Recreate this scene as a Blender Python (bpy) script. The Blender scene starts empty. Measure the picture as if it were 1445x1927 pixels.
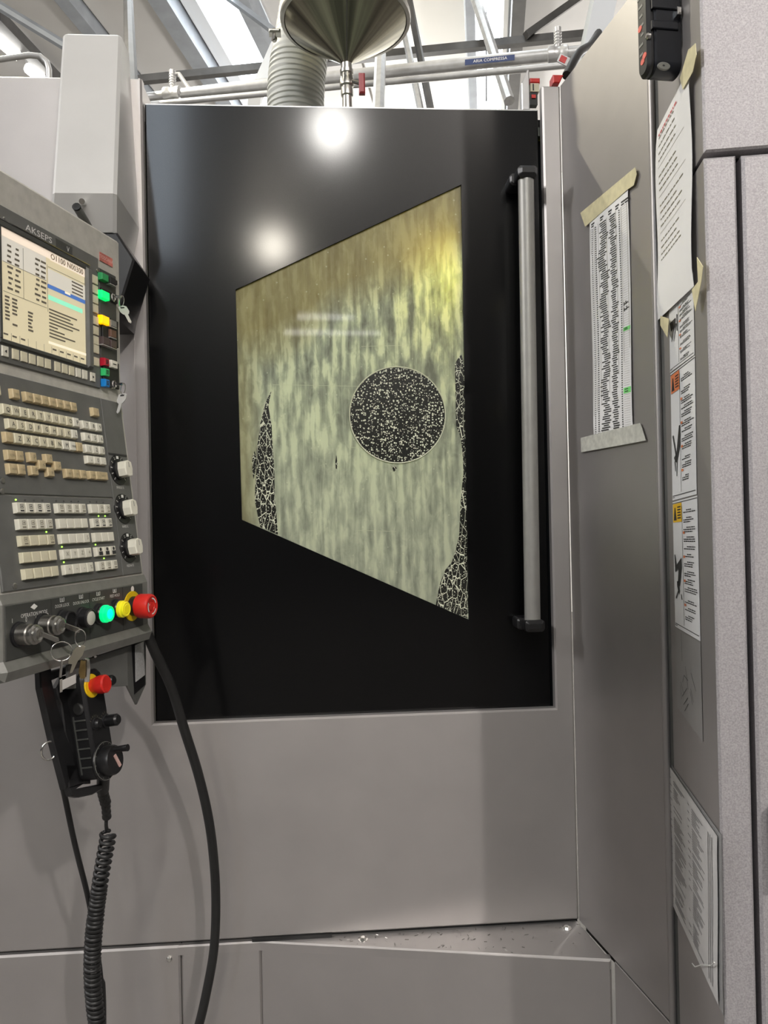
import bpy, bmesh, random
from mathutils import Vector as V, Matrix
from math import sin, cos, radians, pi, atan2, sqrt
random.seed(7)
S = bpy.context.scene
COL = S.collection

# ------------------------------------------------------------------ camera
FPX, CX, CY = 1447.0, 722.5, 963.5            # focal length in pixels of the 1445 x 1927 frame
yaw, pit, rol = radians(3.94), radians(.45), radians(1.19)
EYE = V((0, 0, 1.55))
FW = V((sin(yaw) * cos(pit), cos(yaw) * cos(pit), sin(pit)))
R0 = V((cos(yaw), -sin(yaw), 0))
U0 = R0.cross(FW)
RT = R0 * cos(rol) - U0 * sin(rol)
UP = U0 * cos(rol) + R0 * sin(rol)
cam = bpy.data.cameras.new('camera')
cam.sensor_fit = 'HORIZONTAL'
cam.sensor_width = 36
cam.lens = FPX / 1445 * 36
cam.clip_start = .02
camo = bpy.data.objects.new('camera', cam)
COL.objects.link(camo)
camo.matrix_world = Matrix.Translation(EYE) @ Matrix((RT, UP, -FW)).transposed().to_4x4()
S.camera = camo

# ------------------------------------------------------------------ world, lamps, exposure
w = bpy.data.worlds.new('hall_air')
S.world = w
w.use_nodes = True
w.node_tree.nodes['Background'].inputs[0].default_value = (.86, .93, 1, 1)
w.node_tree.nodes['Background'].inputs[1].default_value = .12


def lamp(name, loc, watts, col=(1, .95, .86), size=.18, kind='POINT'):
    l = bpy.data.lights.new(name, kind)
    l.energy = watts
    l.color = col
    l.shadow_soft_size = size
    o = bpy.data.objects.new(name, l)
    o.location = loc
    COL.objects.link(o)
    return o


lamp('hall_light', (.10, -5.3, 6.0), 330, (1, .97, .92), .22)
lamp('hall_light', (-.85, -9.1, 6.0), 360, (1, .93, .80), .22)
lamp('hall_light', (2.9, -6.0, 6.0), 1020, (1, .94, .89), .10)
lamp('hall_light', (-7.0, .3, 5.6), 900, (1, .98, .97), .6)
lamp('hall_light', (-1.9, 3.6, 5.0), 190, (1, .93, .74), .03)
lamp('hall_light', (6.5, 9.5, 5.0), 650, (1, .98, .95), .2)  # added light beyond the machine, brightens the roof and pipes
lamp('hall_light', (.8, 11.0, 5.0), 260, (1, .98, .95), .2)  # second added light, out of sight behind the door, brightens the roof
lamp('enclosure_work_lamp', (.33, 1.785, 2.10), 11, (1, .84, .05), .03)
lamp('enclosure_fill_light', (.02, 2.25, 1.9), 26, (.93, 1, .86), .10)  # added fill inside the enclosure, brightens the coolant film from behind
VS = S.view_settings
VS.view_transform = 'Standard'
VS.look = 'None'
VS.gamma = 1
VS.exposure = .2
VS.use_curve_mapping = False


# ------------------------------------------------------------------ geometry helpers
def ray(x, y):
    return FW + RT * ((x - CX) / FPX) - UP * ((y - CY) / FPX)


def hit(x, y, o, n):
    d = ray(x, y)
    return EYE + d * ((o - EYE).dot(n) / d.dot(n))


def onY(x, y, Y):
    return hit(x, y, V((0, Y, 0)), V((0, 1, 0)))


def onZ(x, y, Z):
    return hit(x, y, V((0, 0, Z)), V((0, 0, 1)))


class F:
    """a flat frame: origin, right, up and outward axes in metres"""
    def __init__(s, o, u, v):
        s.o, s.u, s.v = V(o), V(u).normalized(), V(v).normalized()
        s.n = s.u.cross(s.v)

    def P(s, a, b, c=0):
        return s.o + s.u * a + s.v * b + s.n * c

    def uv(s, x, y, c=0):
        q = hit(x, y, s.o + s.n * c, s.n) - s.o
        return q.dot(s.u), q.dot(s.v)

    def uvs(s, pts, c=0):
        return [s.uv(x, y, c) for x, y in pts]

    def M(s, a=0, b=0, c=0):
        return Matrix.Translation(s.P(a, b, c)) @ Matrix((s.u, s.v, s.n)).transposed().to_4x4()


def inset(poly, d):
    n = len(poly)
    ar = sum(poly[i][0] * poly[(i + 1) % n][1] - poly[(i + 1) % n][0] * poly[i][1] for i in range(n))
    sg = 1 if ar > 0 else -1
    out = []
    for i in range(n):
        p, q, r = V(poly[i - 1]), V(poly[i]), V(poly[(i + 1) % n])
        e, g = (q - p).normalized(), (r - q).normalized()
        n1, n2 = V((-e.y, e.x)) * sg, V((-g.y, g.x)) * sg
        k = max(.35, 1 + n1.dot(n2))
        m = (n1 + n2) / k
        out.append((q.x + m.x * d, q.y + m.y * d))
    return out


def rrect(a0, b0, a1, b1, r, k=4):
    pts = []
    for cx, cy, t0 in ((a1 - r, b0 + r, -pi / 2), (a1 - r, b1 - r, 0), (a0 + r, b1 - r, pi / 2), (a0 + r, b0 + r, pi)):
        for i in range(k + 1):
            t = t0 + i * pi / 2 / k
            pts.append((cx + r * cos(t), cy + r * sin(t)))
    return pts


def circ(a, b, r, n=24, r2=None):
    return [(a + r * cos(2 * pi * i / n), b + (r2 or r) * sin(2 * pi * i / n)) for i in range(n)]


W = {}


class B:
    def __init__(s):
        s.v, s.f = [], []

    def ring(s, pts):
        i = len(s.v)
        s.v += [V(p) for p in pts]
        return list(range(i, i + len(pts)))

    def bridge(s, a, b):
        n = len(a)
        for i in range(n):
            s.f.append((a[i], a[(i + 1) % n], b[(i + 1) % n], b[i]))

    def face(s, pts):
        s.f.append(tuple(s.ring(pts)))
        return s

    def prism(s, fr, poly, c0, c1, bev=0, back=True):
        n = len(poly)
        if sum(poly[i][0] * poly[(i + 1) % n][1] - poly[(i + 1) % n][0] * poly[i][1] for i in range(n)) < 0:
            poly = poly[::-1]
        r0 = s.ring([fr.P(a, b, c0) for a, b in poly])
        last = r0
        if bev:
            r1 = s.ring([fr.P(a, b, c1 - bev) for a, b in poly])
            s.bridge(last, r1)
            last = r1
        r2 = s.ring([fr.P(a, b, c1) for a, b in (inset(poly, bev) if bev else poly)])
        s.bridge(last, r2)
        s.f.append(tuple(r2))
        if back:
            s.f.append(tuple(r0[::-1]))
        return s

    def box(s, fr, a0, a1, b0, b1, c0, c1, bev=0):
        return s.prism(fr, [(a0, b0), (a1, b0), (a1, b1), (a0, b1)], c0, c1, bev)

    def rect(s, fr, a0, a1, b0, b1, c):
        return s.face([fr.P(a0, b0, c), fr.P(a1, b0, c), fr.P(a1, b1, c), fr.P(a0, b1, c)])

    def poly(s, fr, pts, c):
        n = len(pts)
        if sum(pts[i][0] * pts[(i + 1) % n][1] - pts[(i + 1) % n][0] * pts[i][1] for i in range(n)) < 0:
            pts = pts[::-1]
        return s.face([fr.P(a, b, c) for a, b in pts])

    def line(s, fr, p, q, t, c):
        p, q = V(p), V(q)
        d = (q - p).normalized() * (t / 2)
        m = V((-d.y, d.x))
        return s.poly(fr, [tuple(p - m - d), tuple(q - m + d), tuple(q + m + d), tuple(p + m - d)], c)

    def tube(s, pts, r, seg=10, cap=True, closed=False):
        pts = [V(p) for p in pts]
        n = len(pts)
        nor = None
        rings = []
        for i in range(n):
            a = pts[i - 1] if (i or closed) else pts[0]
            b = pts[(i + 1) % n] if (i < n - 1 or closed) else pts[-1]
            t = (b - a).normalized()
            if nor is None:
                nor = t.orthogonal().normalized()
            nor = (nor - t * nor.dot(t)).normalized()
            bi = t.cross(nor)
            rr = r[i] if isinstance(r, (list, tuple)) else r
            rings.append(s.ring([pts[i] + nor * (rr * cos(2 * pi * k / seg)) + bi * (rr * sin(2 * pi * k / seg)) for k in range(seg)]))
        for i in range(n - 1):
            s.bridge(rings[i], rings[i + 1])
        if closed:
            s.bridge(rings[-1], rings[0])
        elif cap:
            s.f.append(tuple(rings[0][::-1]))
            s.f.append(tuple(rings[-1]))
        return s

    def lathe(s, o, d, prof, seg=24, cap=True):
        o, d = V(o), V(d).normalized()
        a = d.orthogonal().normalized()
        b = d.cross(a)
        rings = [s.ring([o + d * h + a * (r * cos(2 * pi * k / seg)) + b * (r * sin(2 * pi * k / seg)) for k in range(seg)]) for r, h in prof]
        for i in range(len(rings) - 1):
            s.bridge(rings[i], rings[i + 1])
        if cap:
            s.f.append(tuple(rings[0][::-1]))
            s.f.append(tuple(rings[-1]))
        return s

    def build(s, name, mat, parent=None, label=None, cat=None, group=None, kind=None, sm=0):
        lo = V([min(p[i] for p in s.v) for i in range(3)])
        hi = V([max(p[i] for p in s.v) for i in range(3)])
        loc = V(((lo.x + hi.x) / 2, (lo.y + hi.y) / 2, lo.z))
        me = bpy.data.meshes.new(name)
        me.from_pydata([p - loc for p in s.v], [], s.f)
        if sm:
            for p in me.polygons:
                p.use_smooth = True
            me.set_sharp_from_angle(angle=radians(sm))
        me.materials.append(mat)
        return link(bpy.data.objects.new(name, me), Matrix.Translation(loc), parent, label, cat, group, kind)


def link(o, mw, parent=None, label=None, cat=None, group=None, kind=None):
    COL.objects.link(o)
    o.matrix_basis = mw
    W[o] = mw
    if parent is not None:
        o.parent = parent
        o.matrix_parent_inverse = W[parent].inverted()
    for k, x in (('label', label), ('category', cat), ('group', group), ('kind', kind)):
        if x:
            o[k] = x
    return o


def thing(name, loc, label, cat, group=None):
    return link(bpy.data.objects.new(name, None), Matrix.Translation(V(loc)), None, label, cat, group)


def smooth(pts, n=10):
    P = [V(p) for p in pts]
    out = []
    for i in range(len(P) - 1):
        p0, p1, p2, p3 = P[max(0, i - 1)], P[i], P[i + 1], P[min(len(P) - 1, i + 2)]
        for k in range(n):
            t = k / n
            out.append(.5 * ((2 * p1) + (p2 - p0) * t + (2 * p0 - 5 * p1 + 4 * p2 - p3) * t * t + (3 * p1 - p0 - 3 * p2 + p3) * t ** 3))
    out.append(P[-1])
    return out


TXT = {}


def glyphs(s):
    if s not in TXT:
        cu = bpy.data.curves.new('lettering', 'FONT')
        cu.body = s
        cu.align_x = 'CENTER'
        cu.align_y = 'CENTER'
        cu.resolution_u = 2
        o = bpy.data.objects.new('lettering', cu)
        me = bpy.data.meshes.new_from_object(o)
        TXT[s] = ([v.co.copy() for v in me.vertices], [tuple(p.vertices) for p in me.polygons])
        bpy.data.objects.remove(o)
        bpy.data.meshes.remove(me)
    return TXT[s]


def addtext(b, fr, s, a, bb, size, c=.0006, sx=1.0, ang=0):
    vs, fs = glyphs(s)
    i = len(b.v)
    ca, sa = cos(ang), sin(ang)
    for p in vs:
        x, y = p.x * size * sx, p.y * size
        b.v.append(fr.P(a + x * ca - y * sa, bb + x * sa + y * ca, c))
    b.f += [tuple(k + i for k in f) for f in fs]
    return b


# ------------------------------------------------------------------ materials
def M(name, col, rough=.5, metal=0., var=0., vscale=40, bump=0., bscale=400, emit=0., spec=.5, coat=0., stretch=None, alpha=1.):
    m = bpy.data.materials.new(name)
    m.use_nodes = True
    nt = m.node_tree
    p = nt.nodes['Principled BSDF']
    col = tuple(col) + (1,)
    p.inputs['Base Color'].default_value = col
    p.inputs['Roughness'].default_value = rough
    p.inputs['Metallic'].default_value = metal
    p.inputs['Specular IOR Level'].default_value = spec
    p.inputs['Coat Weight'].default_value = coat
    p.inputs['Alpha'].default_value = alpha
    p.inputs['Coat Roughness'].default_value = .06
    if emit:
        p.inputs['Emission Color'].default_value = col
        p.inputs['Emission Strength'].default_value = emit
    if var or bump:
        tc = nt.nodes.new('ShaderNodeTexCoord')
        mp = nt.nodes.new('ShaderNodeMapping')
        nt.links.new(tc.outputs['Object'], mp.inputs[0])
        if stretch:
            mp.inputs['Scale'].default_value = stretch
        if var:
            n = nt.nodes.new('ShaderNodeTexNoise')
            n.inputs['Scale'].default_value = vscale
            n.inputs['Detail'].default_value = 4
            nt.links.new(mp.outputs[0], n.inputs[0])
            r = nt.nodes.new('ShaderNodeValToRGB')
            r.color_ramp.elements[0].position = .3
            r.color_ramp.elements[1].position = .7
            r.color_ramp.elements[0].color = tuple(max(0, c * (1 - var)) for c in col[:3]) + (1,)
            r.color_ramp.elements[1].color = tuple(min(1, c * (1 + var)) for c in col[:3]) + (1,)
            nt.links.new(n.outputs[0], r.inputs[0])
            nt.links.new(r.outputs[0], p.inputs['Base Color'])
        if bump:
            n = nt.nodes.new('ShaderNodeTexNoise')
            n.inputs['Scale'].default_value = bscale
            n.inputs['Detail'].default_value = 2
            nt.links.new(mp.outputs[0], n.inputs[0])
            bp = nt.nodes.new('ShaderNodeBump')
            bp.inputs['Strength'].default_value = bump
            bp.inputs['Distance'].default_value = .001
            nt.links.new(n.outputs[0], bp.inputs['Height'])
            nt.links.new(bp.outputs[0], p.inputs['Normal'])
    return m


paint = M('silver_grey_paint', (.44, .42, .41), .46, .72, .05, 6, .12, 900)
paint2 = M('metallic_cabinet_paint', (.37, .355, .365), .60, .40, .20, 430, .25, 700)
blackp = M('textured_black_paint', (.0018, .0019, .0022), .32, 0, .35, 500, .22, 520, spec=.10, coat=.34)
blackp.node_tree.nodes['Principled BSDF'].inputs['Coat Roughness'].default_value = .12
dark = M('dark_recess', (.01, .01, .01), .7)
slate = M('slate_plastic', (.12, .122, .115), .50, 0, .10, 30, .1, 900)
slate2 = M('charcoal_plate', (.055, .057, .053), .45, 0, .08, 30)
hous = M('pendant_housing_grey', (.46, .45, .41), .45, .1, .10, 60, .1, 900)
blackpl = M('black_plastic', (.010, .010, .011), .38, 0, .2, 60)
rubber = M('black_rubber', (.012, .012, .012), .50, 0, .2, 30)
cream = M('cream_key', (.66, .62, .46), .42, 0, .06, 90)
white = M('white_key', (.72, .70, .60), .42, 0, .04, 90)
tan = M('yellowed_key', (.52, .42, .25), .45, 0, .12, 120)
ink = M('black_ink', (.03, .03, .03), .6)
inkg = M('worn_grey_ink', (.22, .20, .14), .6)
wink = M('white_ink', (.75, .75, .72), .6)
chrome = M('chrome', (.72, .71, .68), .16, 1)
steel = M('brushed_steel', (.46, .45, .42), .30, 1, .18, 30, stretch=(40, 40, 1))
alu = M('brushed_handle_steel', (.36, .355, .335), .48, .45, .06, 30)
stain = M('stainless_cone', (.42, .41, .36), .24, 1, .22, 5, .1, 20, stretch=(2, 2, .6))
galv = M('galvanised_pipe', (.56, .56, .56), .38, .55, .12, 18)
beamm = M('dark_steel_beam', (.085, .082, .080), .5, .2, .2, 6)
beamg = M('grey_steel_beam', (.30, .32, .35), .5, .2, .1, 6)
ceilm = M('taupe_roof_panel', (.56, .545, .53), .7, 0, .03, 2)
ceilw = M('pale_roof_panel', (.84, .82, .77), .7, 0, .03, 2)
ceilt = M('glowing_roof_panel', (.84, .82, .76), .7, emit=.12)  # pale roof panel given a faint glow of its own
ceilj = M('skylight_reveal', (.78, .80, .83), .6)
sky = M('bright_skylight', (.90, .96, 1), .5, emit=6)
tubel = M('fluorescent_tube', (1, .99, .95), .5, emit=9)
skyb = M('rear_skylight', (.78, .88, 1), .5, emit=13)
floorm = M('concrete_floor', (.12, .11, .10), .5, 0, .2, 3)
wallm = M('hall_wall', (.07, .07, .068), .8, 0, .1, 1)
paper = M('paper', (.90, .90, .90), .6, 0, .02, 8)
tape = M('masking_tape', (.72, .66, .42), .6, 0, .10, 60, .3, 120)
tapec = M('clear_tape', (.60, .60, .54), .35, 0, .15, 90)
vinyl = M('sticker_vinyl', (.82, .83, .84), .4)
orange = M('orange_print', (.75, .22, .08), .5)
yellowp = M('yellow_print', (.85, .52, .02), .5)
redp = M('red_print', (.62, .05, .05), .5)
greenp = M('green_highlighter', (.25, .85, .25), .6)
red = M('red_plastic', (.62, .022, .016), .38, 0, .08, 60)
yel = M('yellow_plastic', (.80, .55, .01), .42)
yelc = M('yellow_translucent_cap', (.85, .75, .02), .2, emit=.12)
navy = M('navy_black_plastic', (.008, .010, .015), .30, 0, .3, 20, .1, 60)
flex = M('white_corrugated_duct', (.62, .63, .60), .5)
ductm = M('pale_blue_grey_duct', (.55, .58, .61), .5)
glowg = M('lit_green_lens', (.0, .95, .18), .3, emit=.75)
glowc = M('lit_green_cap', (.0, .80, .22), .3, emit=.75)
glowcore = M('lit_cyan_core', (.0, .95, .55), .3, emit=1.1)
glowa = M('lit_amber_lens', (1, .45, .0), .3, emit=1.1)
glowled = M('lit_led', (.45, .95, .12), .3, emit=1.2)
greenb = M('green_button_face', (.03, .30, .10), .35)
greenk = M('bright_green_button', (.04, .52, .16), .35)
redb = M('crimson_button_face', (.45, .01, .03), .35)
blueb = M('blue_button_face', (.01, .22, .62), .35)
brownb = M('brown_button_face', (.13, .07, .05), .4)
maroonb = M('maroon_button_face', (.08, .055, .055), .4)
greyb = M('grey_button_face', (.22, .22, .20), .4)
bluep = M('navy_sticker', (.03, .05, .14), .5)
nickel = M('nickel_key', (.62, .62, .60), .45, .25)
brass = M('brass', (.45, .32, .14), .25, 1)
pinkl = M('red_worn_label', (.52, .16, .13), .5, 0, .3, 90)
metalchip = M('swarf', (.25, .24, .22), .35, .8)


def radial_streaks(m):
    nt = m.node_tree
    N, L = nt.nodes.new, nt.links.new
    tc = N('ShaderNodeTexCoord')
    mu = N('ShaderNodeVectorMath')
    mu.operation = 'MULTIPLY'
    mu.inputs[1].default_value = (1, 1, 0)
    L(tc.outputs['Object'], mu.inputs[0])
    no = N('ShaderNodeVectorMath')
    no.operation = 'NORMALIZE'
    L(mu.outputs[0], no.inputs[0])
    n = N('ShaderNodeTexNoise')
    n.inputs['Scale'].default_value = 2.6
    n.inputs['Detail'].default_value = 5
    L(no.outputs[0], n.inputs[0])
    r = N('ShaderNodeValToRGB')
    e = r.color_ramp.elements
    e[0].position, e[0].color = .36, (.11, .105, .09, 1)
    e[1].position, e[1].color = .66, (.62, .60, .48, 1)
    L(n.outputs[0], r.inputs[0])
    L(r.outputs[0], nt.nodes['Principled BSDF'].inputs['Base Color'])


radial_streaks(stain)


def screen(name, col, s=.47):
    return M(name, col, .3, emit=s)


scb, scg, sct = screen('screen_beige', (.62, .55, .37)), screen('screen_grey_band', (.60, .57, .50)), screen('screen_title_band', (.90, .76, .62))
scblue, scgr, scw, scd = screen('screen_blue_bar', (.07, .17, .48)), screen('screen_green_bar', (.30, .85, .58)), screen('screen_white', (.95, .86, .66)), screen('screen_dark_text', (.14, .12, .09), .15)


def film_material():
    """dried milky coolant run down the inside of the pane"""
    m = bpy.data.materials.new('coolant_film')
    m.use_nodes = True
    nt = m.node_tree
    N, L = nt.nodes.new, nt.links.new
    p = nt.nodes['Principled BSDF']
    out = nt.nodes['Material Output']
    tc = N('ShaderNodeTexCoord')

    def noise(scale, det, dist, rgh=.55):
        mp = N('ShaderNodeMapping')
        mp.inputs['Scale'].default_value = scale
        L(tc.outputs['Object'], mp.inputs[0])
        n = N('ShaderNodeTexNoise')
        n.inputs['Scale'].default_value = 1
        n.inputs['Detail'].default_value = det
        n.inputs['Distortion'].default_value = dist
        n.inputs['Roughness'].default_value = rgh
        L(mp.outputs[0], n.inputs[0])
        return n.outputs[0]

    def math(op, a, b=None, c=None):
        k = N('ShaderNodeMath')
        k.operation = op
        for i, x in enumerate((a, b, c)):
            if x is None:
                continue
            if isinstance(x, (int, float)):
                k.inputs[i].default_value = x
            else:
                L(x, k.inputs[i])
        return k.outputs[0]

    drips = noise((80, 1, 6), 4, .5, .62)          # long narrow runs
    blobs = noise((66, 1, 30), 4, .8, .6)          # scalloped drops
    big = noise((6, 1, 3.2), 2, .5)
    sep = N('ShaderNodeSeparateXYZ')
    L(tc.outputs['Object'], sep.inputs[0])
    wob = N('ShaderNodeVectorMath')
    wob.operation = 'MULTIPLY_ADD'
    L(N('ShaderNodeTexNoise').outputs['Color'], wob.inputs[0])
    wob.inputs[0].links[0].from_node.inputs['Scale'].default_value = 40
    L(tc.outputs['Object'], wob.inputs[0].links[0].from_node.inputs[0])
    wob.inputs[1].default_value = (.010, 0, .016)
    L(tc.outputs['Object'], wob.inputs[2])
    mpv = N('ShaderNodeMapping')
    mpv.inputs['Scale'].default_value = (85, 1, 17)
    L(wob.outputs[0], mpv.inputs[0])
    vs = N('ShaderNodeTexVoronoi')
    vs.feature = 'SMOOTH_F1'
    vs.inputs['Scale'].default_value = 1
    L(mpv.outputs[0], vs.inputs['Vector'])
    scal = math('SUBTRACT', 1.02, vs.outputs['Distance'])
    mix = math('MULTIPLY_ADD', drips, .42, math('MULTIPLY', blobs, .28))
    mix = math('MULTIPLY_ADD', scal, .30, mix)
    mix = math('MULTIPLY_ADD', big, .16, math('MULTIPLY', mix, 1.02))
    ramp = N('ShaderNodeValToRGB')
    cr = ramp.color_ramp
    cr.elements[0].position, cr.elements[0].color = .49, (.17, .18, .14, 1)
    cr.elements[1].position, cr.elements[1].color = .69, (.56, .58, .45, 1)
    for pos, c in ((.56, (.27, .29, .235, 1)), (.62, (.36, .385, .30, 1))):
        e = cr.elements.new(pos)
        e.color = c
    L(mix, ramp.inputs[0])
    pale = N('ShaderNodeValToRGB')
    pale.color_ramp.elements[0].position, pale.color_ramp.elements[0].color = .47, (.29, .31, .25, 1)
    pale.color_ramp.elements[1].position, pale.color_ramp.elements[1].color = .70, (.56, .58, .46, 1)
    L(mix, pale.inputs[0])
    mz = N('ShaderNodeMapRange')
    mz.inputs['From Min'].default_value = .62
    mz.inputs['From Max'].default_value = .30
    mz.inputs['To Max'].default_value = .85
    L(sep.outputs[2], mz.inputs['Value'])
    body = N('ShaderNodeMix')
    body.data_type = 'RGBA'
    L(mz.outputs[0], body.inputs['Factor'])
    L(ramp.outputs[0], body.inputs['A'])
    L(pale.outputs[0], body.inputs['B'])
    # oily brown band along the upper edge and the left side
    edge = math('MULTIPLY_ADD', sep.outputs[0], -.46, sep.outputs[2])
    edge = math('MULTIPLY_ADD', noise((5, 1, 2.5), 3, .6), .22, edge)
    mr = N('ShaderNodeMapRange')
    mr.inputs['From Min'].default_value = .80
    mr.inputs['From Max'].default_value = .90
    mr.inputs['To Max'].default_value = .72
    L(edge, mr.inputs['Value'])
    mc = N('ShaderNodeMix')
    mc.data_type = 'RGBA'
    ml = N('ShaderNodeMapRange')
    ml.inputs['From Min'].default_value = -.20
    ml.inputs['From Max'].default_value = -.245
    ml.inputs['To Max'].default_value = .45
    L(sep.outputs[0], ml.inputs['Value'])
    L(math('MAXIMUM', mr.outputs[0], ml.outputs[0]), mc.inputs['Factor'])
    L(body.outputs['Result'], mc.inputs['A'])
    smooth = N('ShaderNodeValToRGB')
    smooth.color_ramp.elements[0].color = (.20, .155, .03, 1)
    smooth.color_ramp.elements[1].color = (.32, .27, .08, 1)
    L(noise((70, 1, 2), 2, .3), smooth.inputs[0])
    L(smooth.outputs[0], mc.inputs['B'])
    # small bright beads
    vo = N('ShaderNodeTexVoronoi')
    vo.inputs['Scale'].default_value = 46
    L(tc.outputs['Object'], vo.inputs['Vector'])
    bead = math('LESS_THAN', vo.outputs['Distance'], .085)
    mb = N('ShaderNodeMix')
    mb.data_type = 'RGBA'
    L(math('MULTIPLY', bead, .3), mb.inputs['Factor'])
    L(mc.outputs['Result'], mb.inputs['A'])
    mb.inputs['B'].default_value = (.75, .76, .60, 1)
    col = mb.outputs['Result']
    L(col, p.inputs['Base Color'])
    p.inputs['Roughness'].default_value = .45
    p.inputs['Coat Weight'].default_value = .8
    p.inputs['Coat Roughness'].default_value = .03
    tr = N('ShaderNodeBsdfTranslucent')
    L(col, tr.inputs['Color'])
    ms = N('ShaderNodeMixShader')
    ms.inputs[0].default_value = .5
    L(p.outputs[0], ms.inputs[1])
    L(tr.outputs[0], ms.inputs[2])
    L(ms.outputs[0], out.inputs[0])
    bp = N('ShaderNodeBump')
    bp.inputs['Strength'].default_value = .25
    bp.inputs['Distance'].default_value = .002
    L(mix, bp.inputs['Height'])
    L(bp.outputs[0], p.inputs['Normal'])
    return m


def drop_material(name, web=False, scale=165, thr=.36):
    """wet dark glass beaded with droplets; web adds the milky cracks"""
    m = bpy.data.materials.new(name)
    m.use_nodes = True
    nt = m.node_tree
    N, L = nt.nodes.new, nt.links.new
    p = nt.nodes['Principled BSDF']
    tc = N('ShaderNodeTexCoord')
    sums = []
    for sc, th in ((scale, thr), (scale * .55, thr * .62)):
        vo = N('ShaderNodeTexVoronoi')
        vo.inputs['Scale'].default_value = sc
        L(tc.outputs['Object'], vo.inputs['Vector'])
        sub = N('ShaderNodeSeparateColor')
        L(vo.outputs['Color'], sub.inputs[0])
        k = N('ShaderNodeMath')
        k.operation = 'MULTIPLY'
        L(sub.outputs[0], k.inputs[0])
        k.inputs[1].default_value = th
        lt = N('ShaderNodeMath')
        lt.operation = 'LESS_THAN'
        L(vo.outputs['Distance'], lt.inputs[0])
        L(k.outputs[0], lt.inputs[1])
        sums.append(lt.outputs[0])
    mx = N('ShaderNodeMath')
    mx.operation = 'MAXIMUM'
    L(sums[0], mx.inputs[0])
    L(sums[1], mx.inputs[1])
    fac = mx.outputs[0]
    if web:
        mp = N('ShaderNodeMapping')
        mp.inputs['Scale'].default_value = (1.5, 1, .6)
        L(tc.outputs['Object'], mp.inputs[0])
        ve = N('ShaderNodeTexVoronoi')
        ve.feature = 'DISTANCE_TO_EDGE'
        ve.inputs['Scale'].default_value = 62
        L(mp.outputs[0], ve.inputs['Vector'])
        lt = N('ShaderNodeMath')
        lt.operation = 'LESS_THAN'
        lt.inputs[1].default_value = .026
        L(ve.outputs['Distance'], lt.inputs[0])
        m2 = N('ShaderNodeMath')
        m2.operation = 'MAXIMUM'
        L(fac, m2.inputs[0])
        L(lt.outputs[0], m2.inputs[1])
        fac = m2.outputs[0]
    mc = N('ShaderNodeMix')
    mc.data_type = 'RGBA'
    L(fac, mc.inputs['Factor'])
    mc.inputs['A'].default_value = (.012, .013, .010, 1)
    mc.inputs['B'].default_value = (.62, .64, .50, 1)
    L(mc.outputs['Result'], p.inputs['Base Color'])
    p.inputs['Roughness'].default_value = .25
    p.inputs['Coat Weight'].default_value = .8
    p.inputs['Coat Roughness'].default_value = .02
    return m


film = film_material()
drops = drop_material('droplet_covered_dark_glass', False, 250, .52)
cracks = drop_material('cracked_film_over_dark_glass', True, 300, .40)

# ------------------------------------------------------------------ frames of the scene (metres)
X, Y, Z = V((1, 0, 0)), V((0, 1, 0)), V((0, 0, 1))
FR = F((0, 1.70, 0), X, Z)                                   # machine front
DR = F((0, 1.722, 0), X, Z)                                  # sliding door face
P1 = F((.5365, 1.70, 0), (.0515, -.365, 0), Z)               # side panel, right of the door
L1 = sqrt(.0515 ** 2 + .365 ** 2)
ca = radians(11.6)
E1, E2 = V((cos(ca), -sin(ca), 0)), V((sin(ca), cos(ca), 0))  # hall and cabinet axes
QC = V((.5385, 1.053, 0))
L2 = .272
P2 = F(QC + E2 * L2, -E2, Z)                                 # cabinet side
P3 = F(QC, E1, Z)                                            # cabinet front
th = radians(16.9)
UH, NH = V((sin(th), cos(th), 0)), V((cos(th), -sin(th), 0))
OP = V((-.4603, 1.1143, 0))
F1 = F(OP, UH, Z)                                            # pendant, screen part


def leaned(o, deg):
    return F(o, UH, Z * cos(radians(deg)) - NH * sin(radians(deg)))


F2 = leaned(OP + Z * 1.775, 7)                               # keyboard part
PB = F2.P(0, -.317)
NB = (PB - OP).dot(NH)
F3 = F(OP + NH * (NB + .006), UH, Z)                         # lower button strip
ZS, ZT = .6336, 2.52

# ------------------------------------------------------------------ hall
hc = F((0, 0, 7.0), E1, E2)                                  # roof plane


def roof_s(x0):
    return (onZ(x0, 0, 7.0) - V((0, 0, 7.0))).dot(E1)


ceil_ = B().box(hc, -30, 30, -24, 22, .10, .22).build('ceiling', ceilm, None, kind='structure')
T0, T1 = -24, 12.5
ss = {k: roof_s(k) for k in (-420, 125, 152, 300, 335, 372, 461, 486, 560, 650, 876, 893, 945, 961, 985, 1200)}
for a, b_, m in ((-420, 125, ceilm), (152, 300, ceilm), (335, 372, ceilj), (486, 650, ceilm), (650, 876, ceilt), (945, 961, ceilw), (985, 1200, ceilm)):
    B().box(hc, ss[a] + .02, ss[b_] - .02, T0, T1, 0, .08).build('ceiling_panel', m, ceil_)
for a, b_ in ((372, 461), (893, 945)):
    B().box(hc, ss[a] + .01, ss[b_] - .01, 2.5, T1, .02, .06).build('skylight', sky, ceil_)
B().box(hc, -1.1, -.45, -13, -5.5, -.03, .0).build('skylight', skyb, ceil_)
for a, b_, m, d in ((125, 152, beamg, .16), (300, 335, beamg, .2), (461, 486, beamg, .25), (876, 893, beamg, .2), (961, 985, beamm, .3)):
    B().box(hc, ss[a], ss[b_], T0, T1, -d, .02).build('steel_beam', m, ceil_)
wf = F(hc.P(0, T1, -7), E1, Z)
wfar = B().box(wf, -25, 25, 0, 7.2, -.3, 0).build('wall_back', ceilw, None, kind='structure')
pa, pb = wf.uv(672, 158), wf.uv(1000, 181)
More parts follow.
